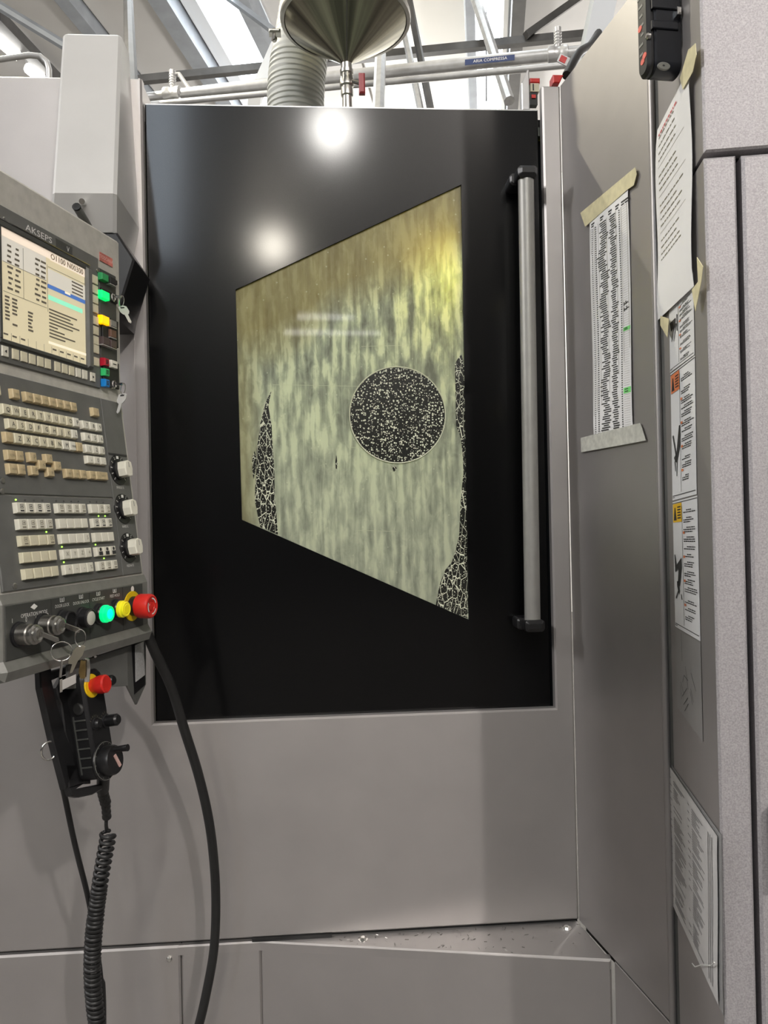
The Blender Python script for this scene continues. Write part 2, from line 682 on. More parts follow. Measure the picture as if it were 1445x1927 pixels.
B().box(wf, pa[0], pb[0], pb[1], pb[1] + .22, 0, .25).build('trim_1', ceilw, None, kind='structure')
B().box(F((0, 0, 0), E1, E2), -30, 30, -24, 14, -.1, 0).build('floor', floorm, None, kind='structure')
wr = B().box(F(hc.P(0, -20, -7), E1, Z), -30, 30, 0, 7.2, -.3, 0).build('wall_front', wallm, None, kind='structure')
# bright strip window and a tube lamp at the far end of the hall, seen only as reflections in the pane
fr_ = F(hc.P(0, -19.9, -7), -E1, Z)


def mirrored(x, y, c=0):
    p = onY(x, y, 1.728)
    d = p - EYE
    d = V((d.x, -d.y, d.z))
    o = fr_.P(0, 0, c)
    q = p + d * ((o - p).dot(fr_.n) / d.dot(fr_.n)) - fr_.o
    return q.dot(fr_.u), q.dot(fr_.v)


q0, q1 = mirrored(848, 668), mirrored(872, 643)
B().box(fr_, min(q0[0], q1[0]), max(q0[0], q1[0]), q0[1], q1[1], 0, .03).build('window_1', sky, None, kind='structure')
for (xa, xb, yy, cc) in ((535, 715, 626, 7.0), (560, 665, 597, 8.5)):
    q0, q1 = mirrored(xa, yy, cc), mirrored(xb, yy, cc)
    t = thing('tube_lamp', fr_.P(q0[0], q0[1], cc), 'fluorescent tube lamp mirrored as a bar in the door pane, %s' % ('lower and brighter bar' if yy > 610 else 'upper shorter bar'), 'lamp', 'tube lamps at the far end of the hall')
    B().tube([fr_.P(q0[0], q0[1], cc), fr_.P(q1[0], q1[1], cc)], .06, 8).build('tube', tubel, t)
    B().box(fr_, min(q0[0], q1[0]), max(q0[0], q1[0]), q0[1] + .08, q0[1] + .13, cc - .05, cc + .05).build('lamp_housing', galv, t)

# truss members hung under the roof
zb = 6.1


def strut(p, q, za, zb_, r, mat, seg=4):
    B().tube([onZ(*p, za), onZ(*q, zb_)], r, seg).build('truss_member', mat, ceil_, sm=30)


strut((-600, 238), (1900, -15), zb, zb, .05, beamm)
strut((990, 66), (1095, -8), zb, 6.6, .045, beamm)
strut((893, -8), (958, 190), 6.6, 5.2, .05, galv, 8)
strut((768, -10), (812, 215), 6.5, 5.0, .032, beamm, 6)
strut((757, 40), (793, 215), 6.0, 5.0, .03, galv, 6)
strut((425, -8), (520, 62), 6.8, 6.2, .035, beamg)
strut((-10, 6), (140, 97), 6.6, 6.3, .05, beamg, 8)
strut((-10, 28), (120, 165), 6.8, 6.8, .09, beamm)
strut((915, -8), (915, 190), 6.9, 5.2, .007, beamm)
strut((241, -8), (248, 190), 5.6, 3.6, .035, beamm, 8)
strut((716, 100), (712, 215), 3.9, 3.3, .028, galv, 8)
strut((520, 90), (478, 190), 6.0, 5.0, .07, ceilj)
for k, (p, q) in enumerate((((-8, 70), (31, 104)), ((53, 128), (78, 148)))):
    pa, qa = onZ(*p, 6.7), onZ(*q, 6.7)
    t = thing('ceiling_tube_light', pa, 'white fluorescent tube light under the roof, %s' % ('at the upper left picture edge' if k == 0 else 'just above the handrail pipe'), 'light', 'tube lights under the roof')
    B().tube([pa, qa], .06, 8).build('tube', tubel, t, sm=40)
    B().tube([pa + Z * .09, qa + Z * .09], .05, 4).build('lamp_housing', galv, t)

# compressed air pipes
pd = onY(960, 116, 3.6)


def pipe_at(x, y, z_of):
    d = ray(x, y)
    return EYE + d * z_of


def pz(x):                                                     # the pipe swings nearer towards the right
    return 4.25 - (x - 280) / 880 * .55


t = thing('air_pipe', pipe_at(280, 182, pz(280)), 'thick grey compressed air pipe with a navy sticker running above the door', 'pipe')
main = [pipe_at(x, 183 - (x - 270) * .1035, pz(x)) for x in (-120, 262, 440, 620, 800, 980, 1180, 1500)]
B().tube(main, [.022, .022, .030, .031, .031, .031, .031, .031], 16).build('pipe', galv, t, sm=40)
for x in (325, 1050):
    c = pipe_at(x, 183 - (x - 270) * .1035, pz(x))
    d = (main[-1] - main[0]).normalized()
    B().lathe(c - d * .05, d, [(.030, 0), (.040, .004), (.040, .03), (.036, .035), (.036, .065), (.040, .07), (.040, .096), (.030, .1)], 16).build('coupling', galv, t, sm=40)
    B().tube([c, c + Z * .06, c + Z * .13], [.017, .015, .018], 10).build('riser', galv, t, sm=40)
    for i in range(5):
        h = c + Z * (.045 + i * .014)
        B().lathe(h, Z, [(.016, 0), (.020, .003), (.020, .006), (.016, .009)], 10).build('ridge', galv, t)
c = pipe_at(325, 178, pz(325)) + Z * .11
B().tube([c, c + X * .035 + Z * .005, pipe_at(358, 170, pz(358))], .012, 8).build('elbow', galv, t, sm=40)
pf = F(pipe_at(921, 121, pz(921)) - V((0, .033, 0)), (main[-1] - main[0]), Z)
pf = F(pf.o - V((0, .006, 0)), pf.u, pf.n.cross(pf.u))
B().box(pf, -.13, .115, -.014, .014, -.002, 0).build('pipe_sticker', bluep, t)
addtext(B(), pf, 'ARIA COMPRESSA', -.005, 0, .021, .0008, 1.0).build('lettering', wink, t)
t2 = B().tube([pipe_at(x, 198 - (x - 270) * .0945, pz(x) - .05) for x in (-100, 300, 620, 1170, 1500)], .016, 10).build('thin_air_pipe', galv, None, 'thinner pale pipe running just below the thick air pipe', 'pipe', sm=40)
# handrail pipe behind the left cover
B().tube([pipe_at(-500, 170, 2.3), pipe_at(-40, 116, 2.3), pipe_at(0, 112, 2.3), pipe_at(55, 104, 2.3), pipe_at(76, 106, 2.3), pipe_at(88, 116, 2.3), pipe_at(92, 130, 2.3), pipe_at(93, 190, 2.3)], .0085, 10).build('handrail_pipe', galv, None, 'bent grey pipe rail rising behind the left machine cover', 'pipe', sm=50)

# mist collector: cone, duct, drain valve
YC = 2.25
cc_ = onY(652, 42, YC)
rc = (onY(771, 42, YC) - onY(533, 42, YC)).length / 2
ap = onY(652, 121, YC)
t = thing('mist_collector', ap, 'stainless steel hopper cone with drain valve above the machine door', 'hopper')
hz = cc_.z - ap.z
B().lathe(ap, Z, [(.016, 0), (.022, .010), (rc * .5, hz * .47), (rc - .012, hz - .006), (rc - .004, hz)], 48, False).build('cone', stain, t, sm=40)
B().lathe(ap, Z, [(rc - .006, hz - .004), (rc + .004, hz - .002), (rc + .006, hz + .006), (rc + .004, hz + .016), (rc - .004, hz + .016)], 48, False).build('rim_clamp', steel, t, sm=40)
B().lathe(ap, Z, [(rc - .004, hz + .014), (rc - .004, hz + .5), (0.01, hz + .5)], 48, False).build('drum', M('yellowish_drum', (.42, .39, .24), .5), t, sm=40)
b = B()
b.line(F(ap, X, Z), (0, .01), (0, .01), .001, 0)
B().tube([ap + V((.0, -.017, .003)), ap + V((0, -rc + .006, hz - .004))], .0016, 5).build('weld_seam', beamm, t)
B().lathe(ap + Z * .012, -Z, [(.016, 0), (.0165, .028), (.0195, .030), (.0195, .040), (.017, .042), (.0195, .050), (.0195, .056), (.021, .058), (.021, .076), (.0165, .080), (.018, .092), (.018, .105), (.014, .108), (.015, .15), (.015, .19)], 16).build('drain_pipe', steel, t, sm=40)
vh = onY(681, 158, YC - .02)
B().box(F(vh, X, Z), -.009, .009, -.030, .030, -.008, .008, .004).build('valve_handle', M('maroon_handle', (.28, .03, .035), .45), t, label='maroon lever handle of the drain valve')
B().tube([ap + V((.012, -.01, -.055)), vh], .006, 8).build('valve_stem', steel, t)
cl = onY(514, 66, YC)
B().box(F(cl, X, Z), -.012, .022, .002, .013, -.014, .014, .004).build('clamp_lug', steel, t)
B().tube([cl + V((.002, -.004, .016)), cl + V((.004, -.004, -.022))], .005, 8).build('clamp_bolt', steel, t)
B().lathe(cl + V((.003, -.004, -.010)), -Z, [(.009, 0), (.009, .008)], 6).build('clamp_nut', steel, t)
# corrugated duct
dp = [onY(x, y, YC + .32) for x, y in ((556, 380), (556, 188), (558, 150), (563, 110), (570, 70), (578, 20), (585, -40))]
pts, rr = [], []
for i in range(len(dp) - 1):
    m = 114 if i == 0 else 24
    for k in range(m):
        pts.append(dp[i].lerp(dp[i + 1], k / m))
        rr.append(.0925 + (.0028 if k % 6 < 3 else -.0022) * (1 if i < 3 else .2))
B().tube(pts, rr, 32).build('flexible_duct', flex, None, 'white corrugated flexible duct beside the steel cone', 'duct', sm=50)
# pale duct and odds and ends beyond the top of the side panel
B().tube([pipe_at(1095, 187, 2.3), pipe_at(1118, 80, 2.3), pipe_at(1178, -200, 2.3)], .047, 4).build('pale_duct', ductm, None, 'pale blue grey square duct behind the top of the side panel', 'duct')
B().tube(smooth([pipe_at(*p) for p in ((1066, 142, 1.9), (1078, 118, 1.95), (1089, 100, 2.0), (1100, 92, 2.06), (1112, 84, 2.14), (1126, 62, 2.27))], 6), .011, 10).build('cable', rubber, None, 'thick black cable looping behind the sloping top of the side panel', 'cable', sm=50)
bk = F(onY(990, 160, 1.80), X, Z)
t = thing('limit_switch', bk.P(0, -.04), 'red and cream switch block on a grey bracket above the door corner', 'switch')
B().prism(bk, [(-.011, -.06), (.008, -.06), (.008, .036), (.004, .038), (-.011, .005)], -.02, 0, .002).build('bracket', galv, t)
B().box(bk, .010, .034, .006, .018, -.02, .0, .002).build('red_cap', red, t)
B().box(bk, .011, .032, -.014, .006, -.018, -.002).build('cream_body', cream, t)
B().box(bk, .016, .019, -.012, .004, -.002, -.001).build('slot', ink, t)
B().box(bk, .010, .028, -.045, -.014, -.02, -.004).build('black_body', blackpl, t)
B().box(bk, .013, .023, -.030, -.022, -.004, -.001).build('red_button', red, t)
bk = F(onY(1050, 148, 1.80), X, Z)
B().prism(bk, [(-.012, -.010), (.004, -.010), (.014, .010), (-.012, .010)], -.03, 0, .002).build('red_block', red, None, 'small red block on the post top beside the side panel', 'block')
tg = F(onY(1060, 112, 1.85), V((.9, 0, -.43)), V((.43, 0, .9)))
t = B().box(tg, -.013, .013, -.011, .011, -.003, 0).build('tag', vinyl, None, 'white tag with red centre hanging by the cables', 'tag')
B().box(tg, -.009, .007, -.008, .008, 0, .001).build('red_print', redp, t)

# ------------------------------------------------------------------ machining centre
mc = thing('machining_center', (0, 1.75, 0), 'grey machining center enclosure with black sliding door and coolant stained window', 'machine')
XL, XR, ZB_, ZD = -.3930, .4947, 1.1148, 2.50
u_poly = [(-1.6, .640), (.5365, .640), (.5365, ZT), (XR, ZT), (XR, ZB_), (XL, ZB_), (XL, ZT), (-.418, ZT), (-1.6, ZT)]
B().prism(FR, u_poly, -.022, 0, .004).build('front_frame', paint, mc)
B().box(FR, -.4205, -.4185, 1.4, ZT - .002, 0, .0012).build('frame_seam', paint, mc)
# sloped top return of the left post
B().box(F((XL - .005, 1.70, 0), Y, Z), .001, .15, 1.10, ZT, -.0025, .0025, .001).build('post_flange', paint, mc)
B().box(FR, -1.6, .5365, .600, .640, -.030, -.012).build('joint_recess', dark, mc)
B().box(FR, -.19, -.017, .6345, .6415, -.012, .004).build('rubber_seal', rubber, mc)
# sliding door with its pane
door = None
wq = [DR.uv(*p) for p in ((455, 978), (882, 1166), (868, 347), (443, 545))]
od = [(-.3925, 1.108), (.4905, 1.108), (.4905, 2.476), (-.3925, 2.476)]
b = B()
of = b.ring([DR.P(*p, -.0025) for p in od])
of2 = b.ring([DR.P(*p, 0) for p in inset(od, .0025)])
inn = b.ring([DR.P(*p, 0) for p in wq])
inb = b.ring([DR.P(*p, -.03) for p in wq])
ob = b.ring([DR.P(*p, -.03) for p in od])
b.bridge(ob, of)
b.bridge(of, of2)
b.bridge(of2, inn)
b.bridge(inn, inb)
b.bridge(inb, ob)
door = b.build('sliding_door', blackp, mc)
B().box(DR, -.391, .488, 2.4735, 2.4765, -.028, -.0008).build('top_edge_highlight', galv, door)  # pale strip standing in for the highlight along the black door's top
PN = F(DR.P(0, 0, -.006), X, Z)
B().prism(PN, [PN.uv(*p) for p in ((453, 982), (886, 1172), (871, 343), (441, 543))], -.004, 0).build('window_pane', film, door)
dc = PN.uv(748, 781)
rd = .1085
b = B()
b.prism(PN, circ(*dc, rd, 64), -.002, .002)
b.build('spin_window', drops, door)
b = B()
b.tube([PN.P(a, bb, .0022) for a, bb in circ(*dc, rd, 64)], .0014, 6, closed=True)
b.build('spin_window_rim', M('pale_rim', (.55, .57, .42), .4), door)
for pts in ([(511, 735), (507, 752), (505, 765), (511, 800), (513, 840), (516, 880), (517, 930), (520, 965), (523, 1006), (490, 992), (485, 970), (480, 945), (480, 920), (483, 880), (483, 845), (488, 815), (490, 795), (498, 760)],
            [(479, 848), (482, 862), (481, 885), (477, 902), (475, 885), (475, 862)],
            [(856, 684), (862, 674), (868, 667), (874, 690), (876, 780), (879, 900), (883, 1164), (862, 1157), (841, 1148), (820, 1139), (823, 1118), (829, 1095), (838, 1072), (850, 1058), (857, 1036), (864, 1005), (866, 960), (868, 925), (872, 890), (870, 850), (866, 820), (858, 800), (857, 740)],
            [(633, 856), (635, 870), (634, 882), (632, 882), (631, 868)], [(737, 878), (743, 876), (747, 882), (741, 888)]):
    B().prism(PN, PN.uvs(pts), -.001, .0007).build('clear_patch', cracks, door)
b = B()
for p, q in (((513, 724), (790, 729)), ((655, 842), (710, 842)), ((670, 998), (745, 1000)), ((680, 652), (760, 650))):
    b.line(PN, PN.uv(*p), PN.uv(*q), .0009, .0009)
b.build('scratches', M('pale_scratch', (.5, .52, .38), .5), door)
# door handle
HY = 1.655
h0, h1 = onY(989.5, 338, HY), onY(1002, 1170, HY)
B().tube([h0, h1], .0172, 20).build('handle_tube', alu, door, label='brushed steel handle tube', sm=40)
for (x, y, sgn) in ((989, 329, 1), (1003, 1176, -1)):
    c = onY(x, y, HY)
    hf = F((c.x, 1.722, c.z), X, Z)
    B().prism(hf, rrect(-.030, -.013, .021, .013, .008), 0, .048, .004).prism(F((c.x, HY + .03, c.z), X, Z), rrect(-.0215, -.013, .0215, .013, .008), 0, .055, .008).build('handle_bracket', blackpl, door, label='black handle bracket')
B().box(DR, .484, .534, 1.09, 2.47, -.06, -.032).build('leak_blocker', dark, mc)  # added black strip, stops interior light leaking past the door's right edge
B().box(DR, -.392, .484, 1.09, 1.112, -.06, -.032).build('leak_blocker', dark, mc)  # same added light blocker along the door bottom
# dark enclosure behind
e = B()
ef = F((0, 1.76, 0), X, Z)
for a in ((-.55, .535, 1.0, 1.02), (-.55, .535, 2.42, 2.44)):
    e.box(ef, a[0], a[1], a[2], a[3], -.9, .03)
e.box(ef, -.57, -.55, 1.0, 2.44, -.9, .03).box(ef, .515, .535, 1.0, 2.44, -.9, .03).box(ef, -.57, .535, 1.0, 2.44, -.92, -.9)
e.build('work_enclosure', M('enclosure_interior', (.10, .11, .09), .5), mc)
# splash shelf and base
sh = [V((-.172, 1.70, ZS)), V((.5345, 1.70, ZS)), V((.5555, 1.5516, ZS))]
fz = F((0, 0, ZS), X, Y)
B().prism(fz, [(-.35, 1.712), (.5345, 1.712), (.5555, 1.5516), (-.172, 1.698), (-.35, 1.698)], -.02, 0, .003).build('splash_shelf', paint, mc)
B().box(FR, -1.6, -.3450, .02, .6335, -.02, .001, .004).build('base_panel', paint, mc)
fs = F((-.172, 1.70, 0), V((.5555 + .172, 1.5516 - 1.70, 0)), Z)
LS = sqrt((.5555 + .172) ** 2 + .1484 ** 2)
bb_ = B()
bb_.box(FR, -.3425, -.172, .02, .6335, -.02, .001, .004)
bb_.box(fs, 0, LS, .02, .6335, -.02, .001, .004)
bb_.build('base_panel', paint, mc)
sc_ = FR.uv(319, 1804)
B().lathe(FR.P(*sc_, .001), -Y, [(.0065, 0), (.0065, .002), (.004, .0045)], 12).build('base_screw', chrome, mc, sm=30)
# right side panel with its skirt and corner post
b = B()
b.box(P1, 0, L1 - .012, ZS + .0045, ZT, -.015, 0, .0015)
B().box(P1, .002, L1 - .012, ZS - .02, ZS + .02, -.030, -.016).build('seam_recess', dark, mc)
b.build('side_panel', paint, mc)
B().box(P1, .155, L1 - .004, .02, ZS - .001, -.017, -.002, .0012).build('skirt_panel', paint, mc)
B().tube([P1.P(L1 - .005, 2.56, -.003), P1.P(L1 - .005, ZS + .001, -.003)], .0062, 12).build('corner_post', paint, mc, sm=40)
g0, g1 = P1.P(L1 - .008, 0, -.007), P2.P(.006, 0, -.006)
B().box(F(g0, g1 - g0, Z), 0, (g1 - g0).length, .02, 2.56, -.01, 0).build('corner_filler', slate, mc)
# swing arm column
cp = []
for (xl, xr, y, Yv, yr) in ((92, 218, 437, 1.56, 437), (97, 218.5, 363, 1.52, 364), (117, 228, 65, 1.64, 66)):
    cp.append((onY(xl, y, Yv), onY(xr, yr, Yv)))
zt = cp[2][0].z
b = B()
rings = []
for l, r in cp:
    k = .006
    rings.append(b.ring([V((l.x, 1.702, l.z)), V((l.x, l.y + k, l.z)), V((l.x + k, l.y, l.z)), V((r.x - k, r.y, l.z)), V((r.x, r.y + k, l.z)), V((r.x, 1.702, l.z))]))
l, r = cp[2]
rings.append(b.ring([V((l.x + .006, 1.702, l.z + .006)), V((l.x + .006, l.y + .01, l.z + .006)), V((l.x + .01, l.y + .007, l.z + .006)), V((r.x - .01, r.y + .007, l.z + .006)), V((r.x - .006, r.y + .01, l.z + .006)), V((r.x - .006, 1.702, l.z + .006))]))
for i in range(3):
    b.bridge(rings[i], rings[i + 1])
b.f.append(tuple(rings[0][::-1]))
b.f.append(tuple(rings[3]))
b.build('arm_column', M('pale_grey_paint', (.56, .56, .55), .42, .2, .04, 8, .1, 900), mc)
aj = F((0, 1.56, 0), X, Z)
B().prism(aj, aj.uvs([(150, 436), (220, 437), (253, 488), (227, 572), (222, 600), (150, 600)]), -.13, 0, .004).build('arm_joint', blackpl, mc)  # shade on the joint is put into its near-black material
B().tube([onY(154, 379, 1.50), onY(158, 384, 1.54)], [.0055, .0055], 12).build('pin', chrome, mc)
B().tube([onY(145, 391, 1.42), onY(166, 426, 1.47)], [.0075, .0075], 12).build('locking_lever', slate, mc)
B().lathe(onY(145, 391, 1.42), onY(145, 391, 1.42) - onY(166, 426, 1.47), [(.0075, 0), (.0078, .004), (.004, .0045)], 12).build('lever_cap', blackpl, mc)

# bolts and chips on the shelf
for k, (x, y, lab) in enumerate(((683, 1768, 'small shiny hex bolt on the shelf below the window'), (1066, 1747, 'small shiny hex bolt in the shelf corner by the side panel'))):
    p = onZ(x, y, ZS)
    t = thing('hex_bolt', p, lab, 'bolt', 'bolts on the shelf')
    B().lathe(p, Z, [(.011, 0), (.011, .0015)], 16).build('washer', chrome, t)
    B().lathe(p + Z * .0015, Z, [(.0065, 0), (.0065, .0035), (.005, .0045)], 6).build('bolt_head', chrome, t)
b = B()
for i in range(130):
    f = random.random()
    p0, p1 = onZ(640 + 470 * f, 1762 - 24 * f, ZS), onZ(640 + 500 * f, 1776 + 28 * f, ZS)
    p = p0.lerp(p1, random.random() ** 2)
    if p.y > 1.696 or p.x > .535:
        continue
    d = V((random.uniform(-1, 1), random.uniform(-1, 1), 0)).normalized() * random.uniform(.001, .0045)
    n = V((-d.y, d.x, 0)).normalized() * random.uniform(.0003, .0009)
    b.face([p - d - n + Z * .0006, p + d - n + Z * .0006, p + d + n + Z * .0014, p - d + n + Z * .0014])
b.build('metal_chips', metalchip, None, 'fine metal chips scattered along the shelf', 'chips', kind='stuff')

# ------------------------------------------------------------------ right electrical cabinet
cab = thing('electrical_cabinet', QC + E1 * .3, 'tall speckled grey cabinet turned towards the machine, papers on its side', 'cabinet')
zsm = P3.uv(1342, 290)[1]
B().box(P3, .0, .9, zsm + .004, 2.95, -L2, 0, .003).build('upper_box', paint2, cab)
x1 = P3.uv(1385.5, 330)[0]
x2 = P3.uv(1396, 330)[0]
B().box(P3, .0, x1, .02, zsm - .004, -L2, 0, .003).build('corner_pillar', paint2, cab)
B().box(P3, .004, .9, .02, zsm + .01, -L2 + .01, -.03).build('door_gap', dark, cab)
B().box(P2, .001, L2 - .004, zsm + .005, 2.945, -.001, .0003).build('side_sheet', paint, cab)
B().box(P2, .001, L2 - .004, .021, zsm - .005, -.001, .0003).build('side_sheet', paint, cab)
cd = B().prism(P3, [(x2, .05), (.9, .05), (.9, zsm - .005), (x2, zsm - .005)], -.025, .002, .004).build('cabinet_door', paint2, cab)
ha, hb = P3.uv(1446, 1510), P3.uv(1446, 1665)
B().tube([P3.P(ha[0] + .01, ha[1], .0), P3.P(ha[0] + .004, ha[1] - .004, .018), P3.P(ha[0] + .004, hb[1] + .004, .018), P3.P(ha[0] + .01, hb[1], 0)], .006, 10).build('pull_handle', alu, cd, sm=50)


def sheet(fr, poly, mat, name, lab, cat, c=.0015, wave=.0, grp=None, n=8):
    """paper sheet: grid of four corners with a slight wave"""
    q = [V(fr.uv(*p)) for p in poly]                        # TL TR BR BL
    b = B()
    idx = []
    for j in range(n + 1):
        row = []
        for i in range(n + 1):
            f, g = i / n, j / n
            p = (q[0] * (1 - f) + q[1] * f) * (1 - g) + (q[3] * (1 - f) + q[2] * f) * g
            h = c + wave * (.5 + .5 * sin(g * 7 + f * 2)) * (1 if .02 < g < .98 else .3)
            row.append((p.x, p.y, h))
        idx.append(row)
    top = [b.ring([fr.P(*p) for p in row]) for row in idx]
    bot = [b.ring([fr.P(p[0], p[1], p[2] - .0004) for p in row]) for row in idx]
    for j in range(n):
        for i in range(n):
            b.f.append((top[j][i], top[j + 1][i], top[j + 1][i + 1], top[j][i + 1]))
            b.f.append((bot[j][i], bot[j][i + 1], bot[j + 1][i + 1], bot[j + 1][i]))
    o = b.build(name, mat, None, lab, cat, grp, sm=60)

    def at(f, g, cc=0):
        p = (q[0] * (1 - f) + q[1] * f) * (1 - g) + (q[3] * (1 - f) + q[2] * f) * g
        h = c + wave * (.5 + .5 * sin(g * 7 + f * 2)) * (1 if .02 < g < .98 else .3)
        return fr.P(p.x, p.y, h + .0005 + cc)
    return o, at


def mark(b, at, f0, f1, g0, g1, cc=0):
    b.face([at(f0, g1, cc), at(f1, g1, cc), at(f1, g0, cc), at(f0, g0, cc)])


# table list on the side panel
ps, at = sheet(P1, [(1112, 392), (1184, 335), (1193.5, 815), (1119.5, 828)], paper, 'printed_list', 'white printed table sheet with green marks taped to the side panel', 'paper', .002, .0022, n=14)
b = B()
for i in range(96):
    g = .10 + i * .0092
    wob = random.uniform(-.02, .02)
    mark(b, at, .06, .09, g, g + .0035)
    mark(b, at, .15, .19, g, g + .004)
    a0 = .36 + .10 * sin(i * .31) * .3 + wob
    mark(b, at, a0 - random.uniform(.04, .13), a0 + random.uniform(.05, .12), g, g + .0045)
    a0 = .60 + wob
    mark(b, at, a0 - random.uniform(.03, .07), a0 + random.uniform(.05, .11), g, g + .0045)
    mark(b, at, .77, .80, g, g + .004)
for i, f in enumerate((.05, .30, .52, .70, .84, .93)):
    mark(b, at, f, f + .09, .075, .081)
    mark(b, at, f, f + .07, .086, .091)
b.build('printed_rows', ink, ps)
b = B()
for f in (.03, .12, .24, .46, .70, .83, .97):
    mark(b, at, f, f + .006, .095, .99)
for i in range(96):
    g = .0975 + i * .0092
    mark(b, at, .83, .97, g, g + .0007)
b.build('table_rules', inkg, ps)
b = B()
mark(b, at, .30, .72, .040, .050)
mark(b, at, .82, .99, .575, .590)
mark(b, at, .82, .99, .815, .838)
b.build('highlighted_cells', greenp, ps)
b = B()
for g in (.578, .583, .820, .829):
    mark(b, at, .85, .93, g, g + .003, .0003)
for f, g in ((.84, .475), (.88, .472), (.84, .497), (.90, .494)):
    mark(b, at, f, f + .02, g, g + .014)
    mark(b, at, f, f + .07, g + .006, g + .010)
b.build('handwritten_marks', ink, ps)
tp = [(1096, 401), (1199.5, 315), (1202.5, 328), (1197, 349), (1185, 357), (1105, 427)]
B().prism(P1, P1.uvs(tp), .0045, .005).build('masking_tape', tape, None, 'strip of yellowish tape across the top of the table sheet', 'tape')
tp = [(1097, 824), (1140, 813), (1209, 796), (1213, 806), (1220, 829), (1160, 840), (1098, 851)]
B().prism(P1, P1.uvs(tp), .0050, .0055).build('masking_tape', tapec, None, 'strip of greyish tape across the bottom of the table sheet', 'tape')

# warning stickers on the cabinet side


def sticker(poly, lab, head, glyph):
    so, at = sheet(P2, poly, vinyl, 'warning_sticker', lab, 'sticker', .0014, 0, 'warning stickers on the cabinet side', 2)
    b = B()
    mark(b, at, .0, 1, .012, .017)
    mark(b, at, .03, .97, .965, .971)
    mark(b, at, .40, .41, .05, .95)
    g = .08
    k = 0
    while g < .92:
        n = random.choice((2, 3, 3))
        for _ in range(n):
            f1 = random.uniform(.70, .95)
            ff = .46 if k else .58
            while ff < f1:
                st = random.uniform(.03, .09)
                mark(b, at, ff, min(f1, ff + st), g, g + .0075)
                ff += st + .012
            g += .0155
            k += 1
        g += random.choice((.012, .025, .05))
        k = 0
    mark(b, at, .02, .12, .978, .983)
    b.build('printed_text', ink, so)
    if head:
        b = B()
        mark(b, at, .03, .40, .02, .165, .0002)
        b.build('warning_header', head, so)
        b = B()
        b.face([at(.07, .15, .0005), at(.19, .15, .0005), at(.145, .05, .0005), at(.115, .05, .0005)])
        for g in (.045, .066, .087, .108, .129):
            mark(b, at, .23, .37, g, g + .010, .0005)
        b.build('warning_symbol', ink, so)
    b = B()
    for pl in glyph:
        b.face([at(f, g, .0003) for f, g in pl])
    b.build('pictogram', ink, so)
    b = B()
    for g in (.24, .42, .60, .78):
        mark(b, at, .44, .51, g, g + .018, .0004)
    b.build('language_flags', orange, so)
    return so


sticker([(1260, 566), (1306, 512), (1308.6, 667), (1262.5, 701)], 'white safety sticker partly hidden behind the notice, beam pictogram', None,
        [[(.10, .60), (.12, .60), (.28, .40), (.25, .39)], [(.20, .62), (.22, .62), (.33, .41), (.30, .41)], [(.04, .33), (.30, .33), (.28, .44), (.10, .46)], [(.34, .30), (.37, .30), (.37, .52), (.34, .52)]])
sticker([(1263, 704), (1309, 668.5), (1312.5, 930), (1267, 942)], 'white safety sticker with orange header and pinched hand pictogram', orange,
        [[(.07, .50), (.11, .49), (.24, .66), (.20, .67)], [(.36, .44), (.41, .44), (.39, .60), (.25, .72), (.22, .66)], [(.12, .67), (.24, .64), (.26, .72), (.16, .70)], [(.14, .70), (.18, .70), (.19, .78), (.17, .78)], [(.24, .71), (.27, .70), (.24, .82), (.22, .82)]])
sticker([(1267, 945), (1313.5, 932.5), (1319.5, 1207), (1272, 1179)], 'white safety sticker with yellow header and leg pictogram', yellowp,
        [[(.06, .42), (.09, .42), (.14, .50), (.35, .44), (.36, .52), (.27, .66), (.18, .66), (.22, .53), (.08, .56)], [(.14, .63), (.22, .62), (.26, .70), (.22, .73), (.15, .67)], [(.08, .76), (.10, .77), (.20, .71), (.18, .70)], [(.30, .72), (.33, .72), (.36, .76), (.33, .76)]])
# peeled film with scribbles
gm = M('peeled_adhesive_film', (.37, .365, .355), .30, .3)
ro, at = sheet(P2, [(1273, 1182), (1319.5, 1209), (1324, 1396), (1275, 1330)], gm, 'peeled_label_film', 'dull rectangle of peeled label film with black scribbles', 'label', .0012, 0, None, 2)
b = B()
for p, q in (((.25, .02), (.27, .35)), ((.62, .40), (.80, .55)), ((.40, .38), (.50, .62)), ((.20, .62), (.30, .72)), ((.18, .66), (.22, .82)), ((.28, .60), (.34, .50)), ((.34, .50), (.50, .52)), ((.60, .58), (.70, .70)), ((.58, .62), (.66, .74)), ((.30, .86), (.48, .72)), ((.34, .92), (.50, .78)), ((.25, .78), (.45, .62))):
    a1, a2 = at(*p), at(*q)
    d = (a2 - a1).normalized()
    n = d.cross(P2.n) * .0006
    b.face([a1 - n, a2 - n, a2 + n, a1 + n])
b.build('scribbles', ink, ro)

